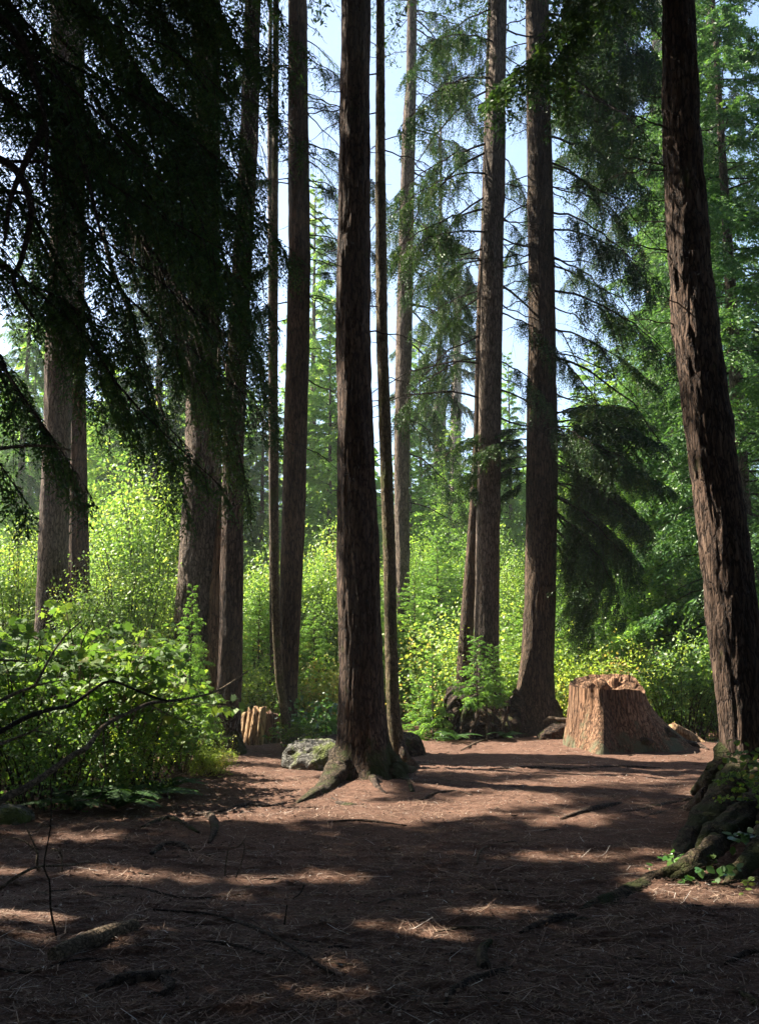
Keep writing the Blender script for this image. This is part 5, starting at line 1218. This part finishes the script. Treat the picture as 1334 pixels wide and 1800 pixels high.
bare('upright thin bare stem with a pale foot at the lower left', [([(100, 1645, 5.4), (90, 1600, 5.4), (88, 1550, 5.4), (78, 1520, 5.4), (90, 1450, 5.4), (90, 1370, 5.4)], 0.006, 0.003)], 'twig')
bare('forked pale dead shoot at the lower left', [([(68, 1530, 5.8), (65, 1510, 5.8), (68, 1500, 5.8), (55, 1488, 5.8), (35, 1474, 5.8), (0, 1474, 5.8)], 0.008, 0.004), ([(68, 1500, 5.8), (58, 1478, 5.8), (43, 1446, 5.8)], 0.006, 0.003), ([(110, 1532, 5.8), (108, 1500, 5.8), (92, 1492, 5.8)], 0.006, 0.003), ([(105, 1500, 5.8), (107, 1490, 5.8)], 0.004, 0.002)])
bare('pale low branch lying across the lower left corner', [([(0, 1562, 5.3), (40, 1535, 5.3), (70, 1523, 5.4), (120, 1521, 5.6), (157, 1515, 5.8)], 0.009, 0.004)])
bare('small upright dry shoot left of centre in the foreground', [([(395, 1540, 7.0), (398, 1515, 7.0), (402, 1490, 7.0), (410, 1474, 7.0)], 0.006, 0.003), ([(415, 1543, 7.0), (425, 1515, 7.0), (430, 1490, 7.0), (426, 1478, 7.0)], 0.005, 0.002), ([(404, 1490, 7.0), (420, 1488, 7.0), (433, 1472, 7.0)], 0.004, 0.002)])
bare('dark upright twig standing in the lower centre-left shade', [([(535, 1555, 6.6), (528, 1570, 6.6), (515, 1580, 6.6)], 0.006, 0.003), ([(500, 1625, 6.0), (505, 1590, 6.0)], 0.006, 0.003)], 'twig')

# ferns
def fern(px, Y, s, label, nf=13, seed=0):
    R = np.random.default_rng(900 + seed); x = P(px, 1200, Y)[0]; z = float(gh(x, Y)); 
    t = thing('fern', label, 'fern', (x, Y, z))
    for k in range(nf):
        m2 = MB(); a = 6.28 * k / nf + R.uniform(-.2, .2); L = s * R.uniform(0.75, 1.1); u = np.linspace(0, 1, 22)
        el = R.uniform(0.5, 1.2)
        r = L * u * math.cos(el) + L * 0.3 * u ** 2; zz = L * math.sin(el) * u - L * 0.75 * u ** 2 * math.sin(el)
        ax = np.stack([x + math.cos(a) * r, Y + math.sin(a) * r, z + 0.03 + zz], 1)
        tube(m2, ax, np.linspace(0.005, 0.0015, 22), 3, 0)
        T = nrm(np.gradient(ax, axis=0)); lat = nrm(np.cross(T, [0, 0, 1.0]))
        N = 44; f = np.linspace(1.5, 20.9, N); i = f.astype(int); O = ax[i] + (ax[np.minimum(i + 1, 21)] - ax[i]) * (f - i)[:, None]
        ln = L * 0.17 * np.sin(np.clip(f / 21, 0.05, 0.97) * 2.9) ** 0.6
        for sd in (-1, 1):
            place(m2, DIAMOND, O, lat[i] * sd + T[i] * 0.3 + np.array([0, 0, -0.2]), np.cross(lat[i], T[i]) + R.normal(0, 0.15, O.shape), ln, 0.22, 0)
        part('frond', m2, [M['fern']], t)
fern(215, 10.4, 0.75, 'dark arching sword fern in front of the left bushes', seed=1)
fern(150, 10.2, 0.6, 'shaded fern left of the dark arching sword fern', seed=2)
fern(290, 11.6, 0.6, 'fern at the shaded foot of the sunlit maple bush', seed=3)
fern(800, 18.2, 0.5, 'small fern on the dark slope of the root mound', 9, seed=4)
fern(885, 18.4, 0.4, 'pale fern between the root mound and the thick reddish trunk', 9, seed=5)

# small leafy shoots on the mossy roots at the right
def shoot(px, py, Y, label, n=7, ls=0.06, seed=0, reach=0.22):
    R = np.random.default_rng(950 + seed); p = P(px, py, Y)
    t = thing('leafy_shoot', label, 'plant', p)
    for k in range(3):
        m2 = MB(); a = R.uniform(2.2, 4.2) if k else 3.1; s = np.linspace(0, 1, 7)[:, None]
        d = np.array([math.cos(a), math.sin(a) * 0.6, 0.25 + 0.2 * k])
        ax = p + d * reach * s * R.uniform(0.7, 1.4) + np.array([0, 0, -0.12]) * s ** 2
        tube(m2, ax, np.linspace(0.003, 0.0015, 7), 4, 0); part('stem', m2, [M['twig']], t)
        i = R.integers(1, 7, n)
        m3 = MB()
        place(m3, OVAL, ax[i], np.stack([R.normal(-0.3, 0.7, n), R.normal(-0.3, 0.5, n), R.normal(-0.2, 0.3, n)], 1), R.normal(0, 0.3, (n, 3)) + [-0.2, -0.4, 1], ls * R.uniform(0.7, 1.25, n), 1.15, 0, 0.2)
        part('foliage', m3, [M['salal' if seed % 2 else 'leaf']], t)
shoot(1205, 1505, 7.8, 'bright green leafy shoot arching off the mossy root end', seed=1)
shoot(1262, 1510, 7.6, 'leafy shoot midway along the mossy roots', seed=2)
shoot(1300, 1530, 7.3, 'blue-green leafy shoot low in the roots of the leaning tree', seed=3)
shoot(1330, 1470, 7.8, 'leafy shoot near the right edge above the root hollow', seed=5)
shoot(1335, 1545, 7.0, 'small two-leaved sprout at the right edge on reddish litter', 4, 0.05, seed=4, reach=0.12)
shoot(1142, 1528, 7.7, 'tiny upright sprig left of the mossy root', 5, 0.03, seed=6, reach=0.08)
shoot(1170, 1560, 7.3, 'small dark leaved sprout on the near side of the mossy root', 4, 0.045, seed=7, reach=0.12)
shoot(1222, 1548, 7.3, 'leafy sprout beside the pale leaning stick', 5, 0.05, seed=9, reach=0.15)
for k, (px, py) in enumerate([(1310, 1345), (1325, 1330), (1335, 1360)]):
    shoot(px + 25, py, 8.6, ['light green sprig over the right edge root hollow, middle one', 'light green sprig against the leaning trunk foot, top one', 'light green sprig at the right edge, lowest of three on the trunk foot'][k], 8, 0.06, seed=20 + 2 * k, reach=0.3)

# ---------------------------------------------------------------- thin forest haze
def haze():
    m, nt, out = newmat('haze_air')
    v = nt.nodes.new('ShaderNodeVolumePrincipled')
    v.inputs['Color'].default_value = (0.9, 0.95, 1.0, 1)
    v.inputs['Density'].default_value = 0.0009
    v.inputs['Anisotropy'].default_value = 0.3
    nt.links.new(v.outputs[0], out.inputs['Volume'])
    mb = MB()
    x0, x1, y0, y1, z0, z1 = -45.0, 45.0, -24.0, 70.0, -3.0, 34.0
    c = np.array([[x, y, z] for x in (x0, x1) for y in (y0, y1) for z in (z0, z1)])
    mb.add(c, np.array([[0, 1, 3, 2], [4, 6, 7, 5], [0, 4, 5, 1], [2, 3, 7, 6], [0, 2, 6, 4], [1, 5, 7, 3]]))
    link('haze', mb.mesh('haze', [m]), kind='stuff', label='thin bright air between the far trees', category='haze')
haze()
